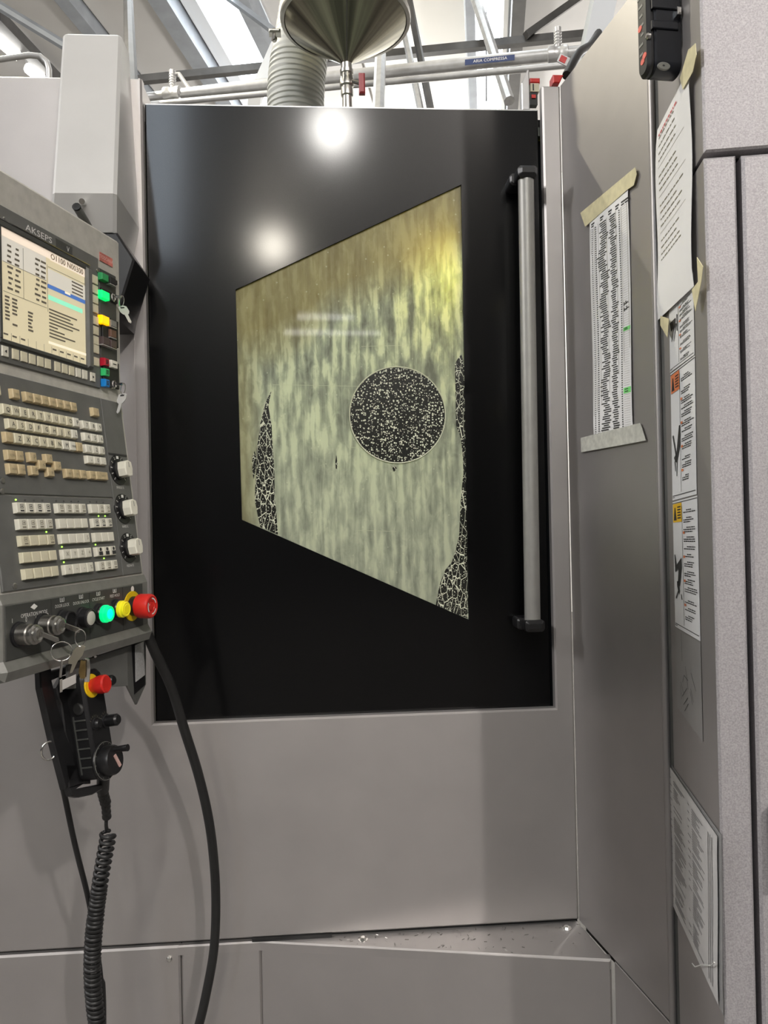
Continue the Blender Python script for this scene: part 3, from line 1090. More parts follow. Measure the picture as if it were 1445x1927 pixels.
# notice hung over the stickers
ps, at = sheet(P2, [(1243, 244), (1306, 124), (1313.5, 538), (1243.5, 603)], paper, 'notice_sheet', 'long white notice sheet taped over the safety stickers on the cabinet', 'paper', .005, .004, n=12)
b = B()
rows = [.075, .115, .155, .19, .0, .27, .305, .34, .0, .42, .455, .49, .525, .0, .60, .635, .67, .70]
for g in rows:
    if not g:
        continue
    f = .12
    e_ = random.uniform(.58, .72)
    while f < e_:
        s_ = random.uniform(.03, .10)
        mark(b, at, f, f + s_, g, g + .0065)
        f += s_ + .02
for g in (.225, .375, .56):
    mark(b, at, .10, .84, g, g + .002)
b.build('printed_lines', inkg, ps)
b = B()
f = .10
while f < .68:
    s_ = random.uniform(.03, .07)
    mark(b, at, f, f + s_, .055, .064)
    f += s_ + .015
b.build('red_heading', redp, ps)
for pts, lab in (([(1295.6, 93), (1300, 90), (1304, 86), (1308.7, 81.5), (1310.7, 103), (1304, 135), (1285, 168.7), (1279.6, 147)], 'cream masking tape strip at the top of the notice sheet'),
                 ([(1311.6, 484), (1323, 501.5), (1319, 533.5), (1308.7, 586), (1302, 545), (1314, 530)], 'cream masking tape strip at the lower right corner of the notice'),
                 ([(1243, 594.5), (1259, 600), (1256, 635), (1242.7, 612)], 'cream masking tape strip at the lower left corner of the notice')):
    B().prism(P2, P2.uvs(pts, .010), .0098, .0105).build('masking_tape', tape, None, lab, 'tape')
# document in a sleeve low on the cabinet
slv = M('clear_sleeve', (.36, .36, .36), .18, 0, .04, 20)
so, at = sheet(P2, [(1254, 1424), (1359.5, 1572), (1363.5, 1912), (1259.5, 1688)], slv, 'plastic_sleeve', 'clear plastic sleeve low on the cabinet side holding a document', 'sleeve', .0012, .001, n=6)
ps, at = sheet(P2, [(1255.5, 1430), (1354.5, 1574), (1356.5, 1892), (1260.5, 1683)], M('dull_paper', (.66, .65, .64), .5, 0, .05, 20), 'document', 'grey printed document inside the sleeve low on the cabinet', 'paper', .0035, .001, n=8)
b = B()
for c0, c1 in ((.12, .17), (.20, .45), (.50, .56), (.58, .80)):
    g = .06
    while g < .93:
        if random.random() < .8:
            mark(b, at, c0, c0 + (c1 - c0) * random.uniform(.35, 1), g, g + .007)
        g += .016 if c1 - c0 > .1 else .05
for f in (.86, .89, .92):
    mark(b, at, f, f + .008, .05, .95)
b.build('printed_columns', M('faded_ink', (.26, .25, .25), .6), ps)
B().tube([P2.P(*P2.uv(x, y), .010) for x, y in ((1315, 1814), (1320, 1820), (1335, 1816), (1350, 1818), (1358, 1812))], .0009, 5).build('white_string', wink, None, 'short white string across the bottom of the document sleeve', 'string')
# black box
bt = P2.uv(1284, 70)[0]
bo = P2.P(bt, 0)
fb = radians(-5)                                               # the box is swivelled on its bracket towards the operator
bu = V((-sin(fb), -cos(fb), 0))
z0 = hit(1262, 134, bo, bu).z
bx = F(V((bo.x, bo.y, z0)), bu, Z)
DB = (hit(1221, 70, bo, bu) - bo).dot(bx.n)
BW = .038
t = thing('alarm_box', bx.P(-.02, 0, .03), 'black rounded box with red print mounted high on the cabinet side', 'box')
B().box(bx, -.022, -.006, .05, .15, -.02, .006).build('swivel_bracket', steel, t)
B().prism(bx, rrect(-BW, 0, 0, .19, .016, 5), .002, DB - .010, .003).build('box_body', navy, t, sm=30)
B().prism(bx, rrect(-BW, 0, -.003, .19, .016, 5), DB - .009, DB, .005).build('box_cover', blackpl, t, sm=30)
side = F(bx.P(0, 0, 0), -bx.n, Z)                              # face towards the camera; a runs from -DB at the cover to 0 at the bracket


def sp(x, y):
    return side.uv(x, y)


a0, b0_ = sp(1226, 54)
a1, b1_ = sp(1275, 43)
B().box(side, a0, a1, b0_, b1_, -.002, .003, .0012).build('moulded_rib', navy, t)
a0, b0_ = sp(1226, 16)
a1, b1_ = sp(1272, -20)
B().box(side, a0, a1, b0_, b1_, -.002, .003, .0012).build('moulded_rib', navy, t)
a, b_ = sp(1274, 26)
B().box(side, a - .004, a + .003, b_ - .006, b_ + .006, 0, .010, .002).build('catch', chrome, t)
B().tube([side.P(a, b_, .006), side.P(a + .012, b_ + .001, .006)], .0013, 6).build('catch_pin', chrome, t)
a, b_ = sp(1248, 128)
B().prism(side, circ(a, b_ + .002, .0105, 24, .0062), 0, .003, .001).build('grey_plug', greyb, t)
B().poly(side, circ(a - .001, b_ + .002, .0022, 10, .0014), .0034).build('plug_hole', ink, t)
coral = M('coral_print', (.80, .14, .10), .5)
for px, py, hw_, hh_ in ((1204.5, 55, .006, .005), (1213, 105, .006, .005), (1209.5, 116, .006, .005)):
    a, b_ = bx.uv(px, py, DB)
    a = max(-BW + hw_, min(-.004 - hw_, a))
    B().prism(bx, circ(a, b_, hw_, 10, hh_), DB - .001, DB + .0008).build('red_print', coral, t)
b = B()
for i in range(10):
    h = .035 + i * .015
    a = random.uniform(-.033, -.024)
    b.box(bx, a, a + random.uniform(.008, .014), h, h + .004, DB - .001, DB + .0006)
b.build('grey_print', greyb, t)
B().lathe(bx.P(-.005, .055, DB - .004), bx.n, [(.005, 0), (.005, .004), (.003, .006)], 12).build('cover_screw', chrome, t)

# ------------------------------------------------------------------ operator pendant
pt = thing('control_pendant', PB + NH * (-.03) + UH * .12 - Z * .1, 'grey control pendant with lit screen, cream keys and red stop button', 'control panel')
A0, A1 = -.062, .306
pp = F(OP, NH, Z)                                              # profile frame, extruded along the panel
nb = NB + .004
prof = [(.012 - .012, 2.0535), (-.004, 2.058), (-.10, 2.045), (-.125, 1.98), (-.125, 1.60), (-.06, 1.40), (nb - .035, 1.338), (nb + .002, 1.345), (nb + .007, 1.357), (nb, 1.3705), (nb, 1.4465), (NB - .002, 1.460), (-.0015, 1.776)]
B().prism(pp, prof, -A1, -A0, .006).build('housing', hous, pt)
low = [(NB - .0005, 1.4585), (nb + .0015, 1.4455), (nb + .0015, 1.3708), (nb + .0085, 1.357), (nb + .0035, 1.3435), (nb - .034, 1.3365), (nb - .05, 1.40), (nb - .05, 1.4585)]
B().prism(pp, low, -A1 - .001, -A0 + .001, .006).build('lower_housing', M('pendant_shaded_grey', (.17, .17, .155), .45, .05, .1, 60), pt)  # dark grey lower part with its shade put into the colour
# light side frame on the lower left
SF = F(OP, UH, Z)
B().box(F1, A0, .2400, 1.7815, 2.0045, -.006, .002, .001).build('screen_bezel', slate, pt)
B().prism(F1, [(.2425, 1.789), (.2935, 1.789), (.2935, 1.99), (.2425, 1.99)], -.004, .0015, .0008).build('button_plate', slate2, pt)
sf = F(F1.P(0, 0, .0025), UH, Z)
s0, s1 = sf.uv(1.7, 426), sf.uv(162, 687)
SA0, SA1, SB0, SB1 = s0[0] - .002, s1[0], s1[1], s0[1]
b = B()
for r_ in ((SA0 - .006, SA1 + .004, SB1, SB1 + .009), (SA0 - .006, SA1 + .004, SB0 - .006, SB0), (SA0 - .006, SA0, SB0, SB1)):
    b.box(sf, *r_, -.004, .003, .001)
b.build('screen_frame', slate2, pt)
B().box(sf, SA1, SA1 + .0155, SB0 - .004, SB1 + .004, -.004, .006, .003).build('screen_rail', slate, pt)
B().box(sf, SA0 - .006, SA1 + .012, SB1 + .009, SB1 + .0105, -.004, .0034).build('chrome_trim', chrome, pt)
scr = B().box(sf, SA0, SA1, SB0, SB1, -.003, 0).build('screen', scb, pt)
SW, SH = SA1 - SA0, SB1 - SB0


def sr(b, f0, f1, g0, g1, c=.0004):
    b.rect(sf, SA0 + SW * f0, SA0 + SW * f1, SB1 - SH * g1, SB1 - SH * g0, c)


b = B(); sr(b, 0, .55, .0, .075); sr(b, .55, 1, 0, .085); b.build('title_band', sct, scr)
b = B(); sr(b, .52, 1, .175, .32); sr(b, .0, .5, .075, .30, .0003); b.build('grey_band', scg, scr)
b = B(); sr(b, .515, .73, .325, .365); sr(b, .80, 1, .325, .365); sr(b, .73, .80, .345, .365); b.build('blue_bar', scblue, scr)
b = B(); sr(b, .52, .96, .43, .475); b.build('green_bar', scgr, scr)
b = B(); sr(b, .73, .80, .325, .345); b.build('white_bar', scw, scr)
b = B(); sr(b, .515, 1, .88, .905); b.build('white_bar', scw, scr)
b = B()
for x0, x1_, y0, y1 in ((.02, .5, .30, .304), (.02, .5, .565, .569), (.235, .239, .10, .565), (.51, .514, .14, .60), (.52, 1, .155, .159)):
    sr(b, x0, x1_, y0, y1, .0005)
for i in range(9):
    g = .13 + i * .048
    if abs(g - .30) < .02:
        continue
    for f0 in (.06, .14, .36, .43):
        sr(b, f0 + random.uniform(0, .02), f0 + random.uniform(.04, .07), g, g + .020, .0005)
for i in range(8):
    g = .60 + i * .033
    for f0 in (.035, .11, .28):
        if random.random() < .85:
            sr(b, f0, f0 + random.uniform(.03, .06), g, g + .018, .0005)
for i in range(9):
    g = .56 + i * .033
    sr(b, .525, random.uniform(.62, .92), g, g + .014, .0005)
for i in range(4):
    sr(b, .82, .97, .185 + i * .035, .20 + i * .035, .0005)
for i in range(11):
    f = i / 11 + .003
    sr(b, f, f + .003, .925, .995, .0005)
    if i < 3 or i > 5:
        sr(b, f + .012, f + .06, .94, .955, .0005)
b.build('screen_text', scd, scr)
b = addtext(B(), sf, 'O1100 N00300', SA0 + SW * .765, SB1 - SH * .045, .0125, .0007, 1.05)
addtext(b, sf, 'O1100 N00300', SA0 + SW * .765 + .0005, SB1 - SH * .045, .0125, .0007, 1.05)
b.build('screen_lettering', scd, scr)
# logo strip
la, lb = F1.uv(66, 438)
addtext(B(), F1, 'AKSEPS', la + .006, lb - .0005, .0135, .0026, 1.4).build('lettering', wink, pt)
la, lb = F1.uv(125, 470)
B().box(F1, la - .03, la + .012, lb - .007, lb + .008, .002, .0024).build('worn_badge', slate2, pt)
addtext(B(), F1, 'V', la, lb, .011, .003).build('lettering', wink, pt)
q = F1.uvs([(187, 474), (210.5, 487), (211, 503), (187, 490)])
B().prism(F1, q, 0, .0012).build('red_label', pinkl, pt)
cx_ = sum(p[0] for p in q) / 4
cy_ = sum(p[1] for p in q) / 4
addtext(B(), F1, 'TOSCANA', cx_, cy_, .0085, .0016).build('lettering', M('faded_pink', (.75, .50, .46), .6), pt)

KM = {}


def key(fr, a0, a1, b0, b1, h, mat, name='key', tap=.0015, parent=None):
    w_, hh = round(a1 - a0, 4), round(b1 - b0, 4)
    kk = (w_, hh, h, mat.name, tap, name)
    if kk not in KM:
        b = B()
        lf = F((0, 0, 0), X, Y)
        r0 = b.ring([lf.P(*p, 0) for p in ((0, 0), (w_, 0), (w_, hh), (0, hh))])
        r1 = b.ring([lf.P(*p, h - tap * .6) for p in ((tap * .4, tap * .4), (w_ - tap * .4, tap * .4), (w_ - tap * .4, hh - tap * .4), (tap * .4, hh - tap * .4))])
        r2 = b.ring([lf.P(*p, h) for p in ((tap, tap), (w_ - tap, tap), (w_ - tap, hh - tap), (tap, hh - tap))])
        b.bridge(r0, r1)
        b.bridge(r1, r2)
        b.f.append(tuple(r2))
        me = bpy.data.meshes.new(name)
        me.from_pydata(b.v, [], b.f)
        me.materials.append(mat)
        KM[kk] = me
    o = bpy.data.objects.new(name, KM[kk])
    return link(o, fr.M(a0, b0, 0), parent or pt)


def keyp(fr, p, q, h, mat, name='key', tap=.0008):
    """key from the pixels of its top face's upper left and lower right corner"""
    a0, b1 = fr.uv(*p, h)
    a1, b0 = fr.uv(*q, h)
    return key(fr, a0 - tap, a1 + tap, b0 - tap, b1 + tap, h, mat, name, tap), (a0 + a1) / 2, (b0 + b1) / 2


def legend(k, fr, s, a, b_, size, c, mat=ink, sx=1):
    addtext(B(), fr, s, a, b_, size, c, sx).build('legend', mat, k)


G1 = F(F1.P(0, 0, .002), UH, Z)
# soft keys along the bottom and the right of the screen
sx_ = [10, 105, 183, 258, 333, 402, 490, 557, 620, 682, 742, 815]
wd = [58, 58, 57, 56, 53, 51, 49, 48, 46, 44, 42, 40]
for i, x in enumerate(sx_):
    yt = 1590 + (x - 10) * .318
    a0 = G1.uv(x / 4.817, 320 + yt / 4.817)[0]
    a1 = G1.uv((x + wd[i]) / 4.817, 320 + (yt + wd[i] * .35) / 4.817)[0]
    k = key(G1, a0, a1, 1.7895, 1.8045, .0022, white if i > 8 or i in (0,) else cream, 'soft_key', .0006)
    if i in (0, 11):
        m_ = (a0 + a1) / 2
        s_ = -1 if i == 0 else 1
        B().poly(G1, [(m_ - .002 * s_, 1.7945), (m_ - .002 * s_, 1.7995), (m_ + .0025 * s_, 1.797)], .0026).build('legend', ink, k)
ca0, ca1 = G1.uv(831 / 4.817, 520)[0], G1.uv(878 / 4.817, 524)[0]
for y0 in (945, 1035, 1125, 1210, 1320, 1410, 1500, 1580, 1695):
    xx = 833 + (y0 - 945) * .025
    b1_ = G1.uv(xx / 4.817, 320 + y0 / 4.817)[1]
    b0_ = G1.uv(xx / 4.817, 320 + (y0 + 76) / 4.817)[1]
    key(G1, ca0, ca1, b0_, b1_, .0022, cream, 'soft_key', .0006)
bz = F1.uv(180, 506)
for p in (bz, F1.uv(4, 408)):
    B().lathe(F1.P(p[0], p[1] - .003, .002), NH, [(.0028, 0), (.0028, .0012), (.0015, .002)], 10).build('bezel_screw', chrome, pt)

# illuminated push buttons right of the screen
G2 = F(F1.P(0, 0, .0015), UH, Z)


def zz4(x, y):
    return 160 + x / 13.76, 480 + y / 13.76


def zz5(x, y):
    return 160 + x / 10.71, 600 + y / 10.71


for p, q in ((zz4(365, 385), zz4(830, 830)), (zz4(420, 800), zz4(815, 1300)), (zz4(420, 1500), zz5(655, 620)), (zz5(330, 755), zz5(650, 1450))):
    a0, b1_ = G2.uv(*p)
    a1, b0_ = G2.uv(*q)
    B().box(G2, .2435, .2925, b0_ + .002, b1_ - .004, 0, .004, .001).build('button_base', blackpl, pt)
LB = [(zz4(440, 430), zz4(620, 712), greenb, None), (zz4(660, 540), zz4(808, 800), dark, None), (zz4(440, 885), zz4(648, 1195), glowg, None),
      (zz4(440, 1530), zz4(640, 1838), glowa, None), (zz4(668, 1655), zz4(830, 1900), greyb, None), (zz5(522, 195), zz5(640, 405), brownb, None),
      (zz5(365, 342), zz5(505, 555), maroonb, None), (zz5(525, 410), zz5(648, 612), maroonb, None), (zz5(395, 775), zz5(496, 968), redb, 1),
      (zz5(530, 815), zz5(665, 1020), white, 1), (zz5(405, 985), zz5(500, 1168), greenk, 1), (zz5(410, 1200), zz5(503, 1385), blueb, 1)]
for p, q, m, tx in LB:
    a0, b1_ = G2.uv(*p, .009)
    a1, b0_ = G2.uv(*q, .009)
    k = key(G2, a0, a1, b0_, b1_, .009, m, 'push_button', .0012)
    if m in (maroonb, brownb, dark, greyb):
        B().box(G2, a0 - .0006, a1 + .0006, b0_ - .0012, b0_, 0, .0085).build('button_edge', galv, k)
    if tx:
        b = B()
        for f in ((.3, .5, .7) if m is not white else (.5,)):
            b.rect(G2, a0 + (a1 - a0) * .25, a1 - (a1 - a0) * .25, b0_ + (b1_ - b0_) * f - .0008, b0_ + (b1_ - b0_) * f + .0008, .0094)
        b.build('legend', ink, k)


def keyswitch(fr, x, y, name='key_switch', r=.0075, c=.0045):
    a, b_ = fr.uv(x, y, c)
    B().lathe(fr.P(a, b_, 0), fr.n, [(r, 0), (r, c), (r * .75, c + .001), (r * .5, c - .001)], 18).build(name, chrome, pt, sm=40)
    return a, b_


def hanging_key(fr, a, b_, c, ln, blade, head, lab, grp, hole=True):
    """a key in its lock (shaft and bow), a wire ring and a second key hung from it"""
    base = fr.P(a, b_, c)
    t = thing('lock_key', base, lab, 'key', grp)
    kf = F(base, fr.n, Z)
    B().box(kf, 0, ln, -.0022, .0022, -.0009, .0009, .0003).build('key_shaft', chrome, t)
    tip = kf.P(ln, 0)
    ring = [tip + V((.0012 * cos(x), .0012 * sin(x), 0)) + fr.n * (.004 * sin(x)) - Z * (.0085 - .0095 * cos(x)) for x in [2 * pi * i / 20 for i in range(20)]]
    B().tube(ring, .0008, 6, closed=True).build('key_ring', chrome, t, sm=60)
    low = tip - Z * .0165
    hf = F(low, blade, Z - blade * head)
    b = B()
    pts = [(-.008, -.002), (-.009, -.012), (-.006, -.017), (-.003, -.019), (-.0028, -.034), (0, -.037), (.0028, -.034), (.003, -.019), (.006, -.017), (.009, -.012), (.008, -.002), (.004, 0), (-.004, 0)]
    b.prism(hf, pts, -.0009, .0009, .0002)
    k2 = b.build('spare_key', nickel, t)
    B().prism(hf, rrect(-.004, -.0055, .004, -.0025, .001, 2), -.0012, .0012).build('key_hole', ink, k2)
    return t


a, b_ = keyswitch(G2, 214, 559.5)
hanging_key(G2, a, b_, .004, .016, V((.93, -.36, 0)), .55, 'small key hanging beside the lit green button', 'keys hanging from the pendant locks')
a, b_ = keyswitch(G2, 215.5, 723.5)
hanging_key(G2, a, b_, .004, .017, V((.93, -.36, 0)), -.35, 'small white edged key hanging below the blue button', 'keys hanging from the pendant locks')

# keyboard
G = F(F2.P(0, 0, .0015), F2.u, F2.v)
B().box(F2, -.052, .2365, -.182, -.0105, -.004, .0015, .0008).build('keyboard_plate', slate, pt)
B().box(F2, -.050, .2365, -.3155, -.1845, -.004, .0015, .0008).build('function_plate', slate, pt)
B().box(F2, .2385, .2985, -.3155, -.0105, -.004, .0012, .0008).build('override_plate', slate, pt)
B().box(F2, .2400, .2965, -.1075, -.1045, .001, .0022).build('slot_line', ink, pt)
H = .0068


def row(a0, pitch, b1_, hh, legs, mats, gap=.0017, size=.0095, sx=1., mk=ink):
    for i, s_ in enumerate(legs):
        m = mats[i] if isinstance(mats, list) else mats
        k = key(G, a0 + i * pitch, a0 + (i + 1) * pitch - gap, b1_ - hh, b1_, H, m)
        if s_:
            legend(k, G, s_, a0 + (i + .58) * pitch, b1_ - hh * .54, size if len(s_) == 1 else size * .48, H + .0004, mk, sx)


row(-.0385, .0265, -.0312, .0145, ['RESET'], cream)
row(.0085, .0178, -.0312, .0145, ['HELP'], tan, mk=inkg)
row(.0355, .0177, -.0312, .0148, ['POS', 'PROG', 'OFS', 'SYS', 'MSG', 'GRPH', 'CUST'], tan, mk=inkg)
row(-.0155, .01755, -.0560, .0155, list('QWERTYUIOP'), [cream] * 9 + [white])
row(-.0080, .0178, -.0762, .0147, list('ASDFGHJKL'), [cream] * 8 + [white])
row(-.0168, .0178, -.0957, .0155, [''] + list('ZXCVBNM') + ['EOB', '?'], [tan] + [cream] * 6 + [white, white, tan])
row(.2005, .0195, -.0320, .0148, ['/'], tan, mk=inkg)
row(.1670, .0183, -.0578, .0142, list('789'), white)
row(.1672, .0183, -.0775, .0142, list('456'), white)
row(.1673, .0183, -.0970, .0142, list('123'), white)
row(.1675, .0183, -.1152, .0135, list('-0.'), white)
row(.1078, .0179, -.1402, .0148, ['ALT', 'INS', 'DEL'], tan, mk=inkg)
row(.1690, .0170, -.1402, .0142, ['CAN'], tan, mk=inkg)
row(.1862, .0358, -.1402, .0142, ['INPUT'], tan, mk=inkg)
row(-.0175, .0180, -.1210, .0150, ['CTRL', 'ALT'], tan, mk=inkg)
row(-.0175, .0180, -.1401, .0155, ['AUX', 'TAB'], tan, mk=inkg)
for (a0, b1_, s_) in ((.0278, -.1210, 'P'), (.0466, -.1310, '<'), (.0638, -.1207, '^'), (.0826, -.1305, '>'), (.0282, -.1404, 'P'), (.0642, -.1407, 'v')):
    row(a0, .0178, b1_, .0146, [s_], tan, mk=inkg)
# operation keys
leds_on = {(0, 0, 0), (2, 0, 3), (1, 2, 1), (1, 2, 2), (3, 1, 0), (3, 2, 0), (4, 1, 0), (4, 2, 1)}
legs = {(2, 1, 3): '5', (3, 1, 0): 'X', (3, 1, 1): 'Y', (3, 1, 2): 'Z', (3, 1, 3): '4', (4, 1, 0): '+', (4, 1, 2): '-', (4, 1, 3): '%', (4, 1, 1): '~'}
icon = {(0, 0, 0), (0, 0, 1), (0, 0, 2), (0, 0, 3), (1, 0, 0), (1, 0, 1), (1, 0, 2), (1, 0, 3), (2, 0, 0), (2, 0, 3), (0, 1, 0), (0, 1, 1), (0, 1, 2), (0, 1, 3), (0, 2, 1), (0, 2, 2), (1, 2, 0), (1, 2, 1), (1, 2, 2), (4, 2, 0), (4, 2, 1), (4, 2, 2)}
bold = {(3, 2, 0), (3, 2, 1), (3, 2, 2)}
for r in range(5):
    bt_ = -.1948 - r * .02325
    for g, (a0, pit_, n_) in enumerate(((-.0120, .0188, 4), (.0760, .0183, 4), (.1612, .0185, 3))):
        for i in range(n_):
            m = cream if g == 0 and r > 1 else white
            k = key(G, a0 + i * pit_, a0 + (i + 1) * pit_ - .0019, bt_ - .0152, bt_, H, m, 'key', .001)
            ac, bc = a0 + (i + .55) * pit_, bt_ - .0076
            if (r, g, i) in legs:
                legend(k, G, legs[(r, g, i)], ac, bc, .0085, H + .0004, inkg)
            elif (r, g, i) in icon:
                b = B()
                for rr_ in ((-.0035, -.0028, -.0010, .0048), (.0024, .0031, -.0010, .0048), (-.0035, .0031, .0042, .0048), (-.0035, .0031, -.0010, -.0004), (-.0015, .0016, .0012, .0026), (-.0036, .0038, -.0052, -.0034)):
                    b.rect(G, ac + rr_[0], ac + rr_[1], bc + rr_[2], bc + rr_[3], H + .0004)
                b.build('legend', ink if (r, g) in ((0, 0), (1, 2)) else inkg, k)
            elif (r, g, i) in bold:
                b = B()
                b.rect(G, ac - .0052, ac + .005, bc - .006, bc - .0002, H + .0004)
                b.poly(G, circ(ac, bc + .0032, .003, 10), H + .0004)
                b.build('legend', ink, k)
            on = (r, g, i) in leds_on
            if on or r == 0:
                B().lathe(G.P(a0 + (i + .42) * pit_, bt_ + .0042, 0), G.n, [(.0014, 0), (.0013, .001), (.0006, .0018)], 8).build('indicator_light', glowled if on else slate2, pt)
for px in ((3, 905), (2, 925), (25, 1103)):
    a, b_ = F2.uv(*px)
    B().lathe(F2.P(a, b_, .0015), F2.n, [(.0042, 0), (.0042, .0012), (.003, .0018)], 14).build('plate_screw', steel, pt)
# override knobs
addtext(B(), F2, 'OVERRIDE', .263, -.114, .0062, .0018, .85).build('lettering', wink, pt)
for (a, b_, s_) in ((.2645, -.1335, 'SPINDLE %'), (.2645, -.2015, 'RAPID %'), (.2650, -.2695, 'FEEDRATE')):
    B().prism(F2, circ(a, b_, .0265, 28), 0, .0022, .0006).build('dial_plate', blackpl, pt, sm=30)
    b = B()
    for i in range(11):
        tt = radians(-225 + i * 27)
        for q in range(2):
            p = (a + cos(tt) * (.0205 + .003 * q), b_ - sin(tt) * (.0205 + .003 * q))
            b.poly(F2, circ(p[0], p[1], .0011, 5), .0026)
    b.box(F2, a - .003, a + .003, b_ + .0195, b_ + .0245, .002, .0027)
    addtext(b, F2, s_, a - .002, b_ - .031, .0058, .0018, .85)
    b.build('dial_marks', wink, pt)
    hx = [(a + .0135 * cos(x + .2), b_ + .0135 * sin(x + .2)) for x in [2 * pi * i / 20 for i in range(20)]]
    hx = [(p[0] if abs(p[0] - a) < .010 else a + (.010 if p[0] > a else -.010), p[1]) for p in hx]
    kb = B().lathe(F2.P(a, b_, .0022), F2.n, [(.0175, 0), (.0175, .004), (.015, .005)], 24).build('knob_skirt', blackpl, pt, sm=30)
    kn = B().prism(F2, [(a - .0095, b_ - .012), (a, b_ - .0145), (a + .0095, b_ - .012), (a + .0118, b_), (a + .0095, b_ + .012), (a, b_ + .0145), (a - .0095, b_ + .012), (a - .0118, b_)], .0060, .0225, .0014).build('override_knob', white, pt, sm=20)
    B().box(F2, a - .0006, a + .0006, b_ + .002, b_ + .011, .0222, .0229).build('pointer', greyb, kn)

# lower strip of switches
B().box(F3, -.0535, .2890, 1.3705, 1.4440, -.004, .0010, .0006).build('switch_plate', slate2, pt)
for a in (.0400, .1325, .2258):
    B().box(F3, a - .0004, a + .0004, 1.3715, 1.4430, .001, .0014).build('divider_line', ink, pt)
b = B()
for s_, a, z_, sz in (('OPERATION MODE', .0035, 1.4265, .0078), ('1', -.041, 1.4225, .0085), ('0', -.0135, 1.4205, .0085), ('1', .0065, 1.4200, .0085), ('0', .0320, 1.4210, .0085), ('DOOR LOCK', .0650, 1.4310, .0068), ('DOOR UNLOCK', .1110, 1.4305, .0066), ('CYCLE START', .1560, 1.4310, .0066), ('FEED HOLD', .2020, 1.4315, .0066)):
    addtext(b, F3, s_, a, z_, sz, .0014, .82)
for a in (.0650, .1110, .1560, .2020):
    b.box(F3, a - .0045, a + .0045, 1.4365, 1.4371, .001, .0014).box(F3, a - .0045, a - .004, 1.4365, 1.4425, .001, .0014).box(F3, a + .004, a + .0045, 1.4365, 1.4425, .001, .0014).box(F3, a - .0006, a + .0006, 1.4375, 1.4420, .001, .0014)
b.prism(F3, [(-.004, 1.4365), (.0035, 1.4325), (.0105, 1.4365), (.0035, 1.4408)], .001, .0014)
b.prism(F3, circ(.2560, 1.4372, .0045, 16, .0052), .001, .0014)
b.build('white_markings', wink, pt)
# key operated mode switches
for k, (a, z_) in enumerate(((-.0290, 1.4030), (.0190, 1.4085))):
    B().lathe(F3.P(a, z_, .001), NH, [(.0172, 0), (.0172, .003), (.0150, .004)], 28).build('switch_base', blackpl, pt, sm=30)
    B().lathe(F3.P(a, z_, .004), NH, [(.0142, 0), (.0142, .016), (.0128, .0175), (.0135, .0195), (.0135, .0235), (.0105, .0250), (.0110, .0285), (.0078, .0300), (.0060, .0290)], 28).build('mode_lock', steel, pt, sm=35)
# door push buttons
B().lathe(F3.P(.0660, 1.4085, .001), NH, [(.0170, 0), (.0168, .003), (.0150, .004), (.0150, .014), (.0135, .0155), (.0120, .0145), (.0118, .0130)], 28).build('black_push_button', blackpl, pt, sm=35)
B().lathe(F3.P(.1120, 1.4065, .001), NH, [(.0170, 0), (.0168, .003), (.0150, .004), (.0150, .015), (.0130, .0165)], 28).build('push_button_collar', blackpl, pt, sm=35)
B().lathe(F3.P(.1120, 1.4065, .014), NH, [(.0118, 0), (.0118, .003), (.0090, .0042)], 24).build('clear_cap', M('clear_white_cap', (.60, .60, .52), .25), pt, sm=35)
B().lathe(F3.P(.1120, 1.4065, .0155), NH, [(.0132, 0), (.0135, .0012), (.0122, .0022)], 24, False).build('chrome_ring', chrome, pt, sm=35)
for (a, z_, m, core) in ((.1560, 1.4075, glowc, glowcore), (.2030, 1.4095, yelc, yelc)):
    B().lathe(F3.P(a, z_, .001), NH, [(.0168, 0), (.0165, .004), (.0145, .005), (.0145, .008)], 28).build('push_button_collar', blackpl, pt, sm=35)
    B().lathe(F3.P(a, z_, .008), NH, [(.0140, 0), (.0140, .003)], 28).build('clear_ring', chrome, pt, sm=35)
    B().lathe(F3.P(a, z_, .010), NH, [(.0138, 0), (.0140, .006), (.0122, .0075), (.0122, .0115), (.0110, .0125), (.0085, .0115)], 28).build('lit_cap', m, pt, sm=35)
    B().lathe(F3.P(a, z_, .0212), NH, [(.0086, 0), (.0070, .0012)], 24).build('cap_core', core, pt, sm=35)
# emergency stop
ea, ez = .2535, 1.4085
B().prism(F3, circ(ea, ez, .0255, 36), .001, .0025).build('stop_ring', yel, pt, label='yellow disc behind the stop button')
B().lathe(F3.P(ea, ez, .0025), NH, [(.0165, 0), (.0165, .013), (.0150, .014)], 28).build('stop_collar', blackpl, pt, sm=35)
b = B()
n = 60
prof_ = [(.0165, .012), (.0195, .014), (.0205, .018), (.0205, .035), (.0195, .0385), (.0170, .0395), (.0150, .0385), (.0090, .0385), (.0080, .0370), (.0070, .0385), (.0040, .0385)]
rings = []
for r_, h in prof_:
    rings.append(b.ring([F3.P(ea + (r_ * (1 + (.018 if (i % 2 and .016 < h < .036 and r_ > .02) else 0))) * cos(2 * pi * i / n), ez + (r_ * (1 + (.018 if (i % 2 and .016 < h < .036 and r_ > .02) else 0))) * sin(2 * pi * i / n), h) for i in range(n)]))
for i in range(len(rings) - 1):
    b.bridge(rings[i], rings[i + 1])
b.f.append(tuple(rings[-1]))
es = b.build('emergency_stop', red, pt, label='red mushroom stop button', sm=35)
b = B()
for t0 in (20, 150, 265):
    arc = [radians(t0 + i * 9) for i in range(9)]
    for i in range(8):
        b.face([F3.P(ea + r_ * cos(x), ez + r_ * sin(x), .0392) for r_, x in ((.0118, arc[i]), (.0142, arc[i]), (.0142, arc[i + 1]), (.0118, arc[i + 1]))])
b.build('arrow_marks', wink, es)

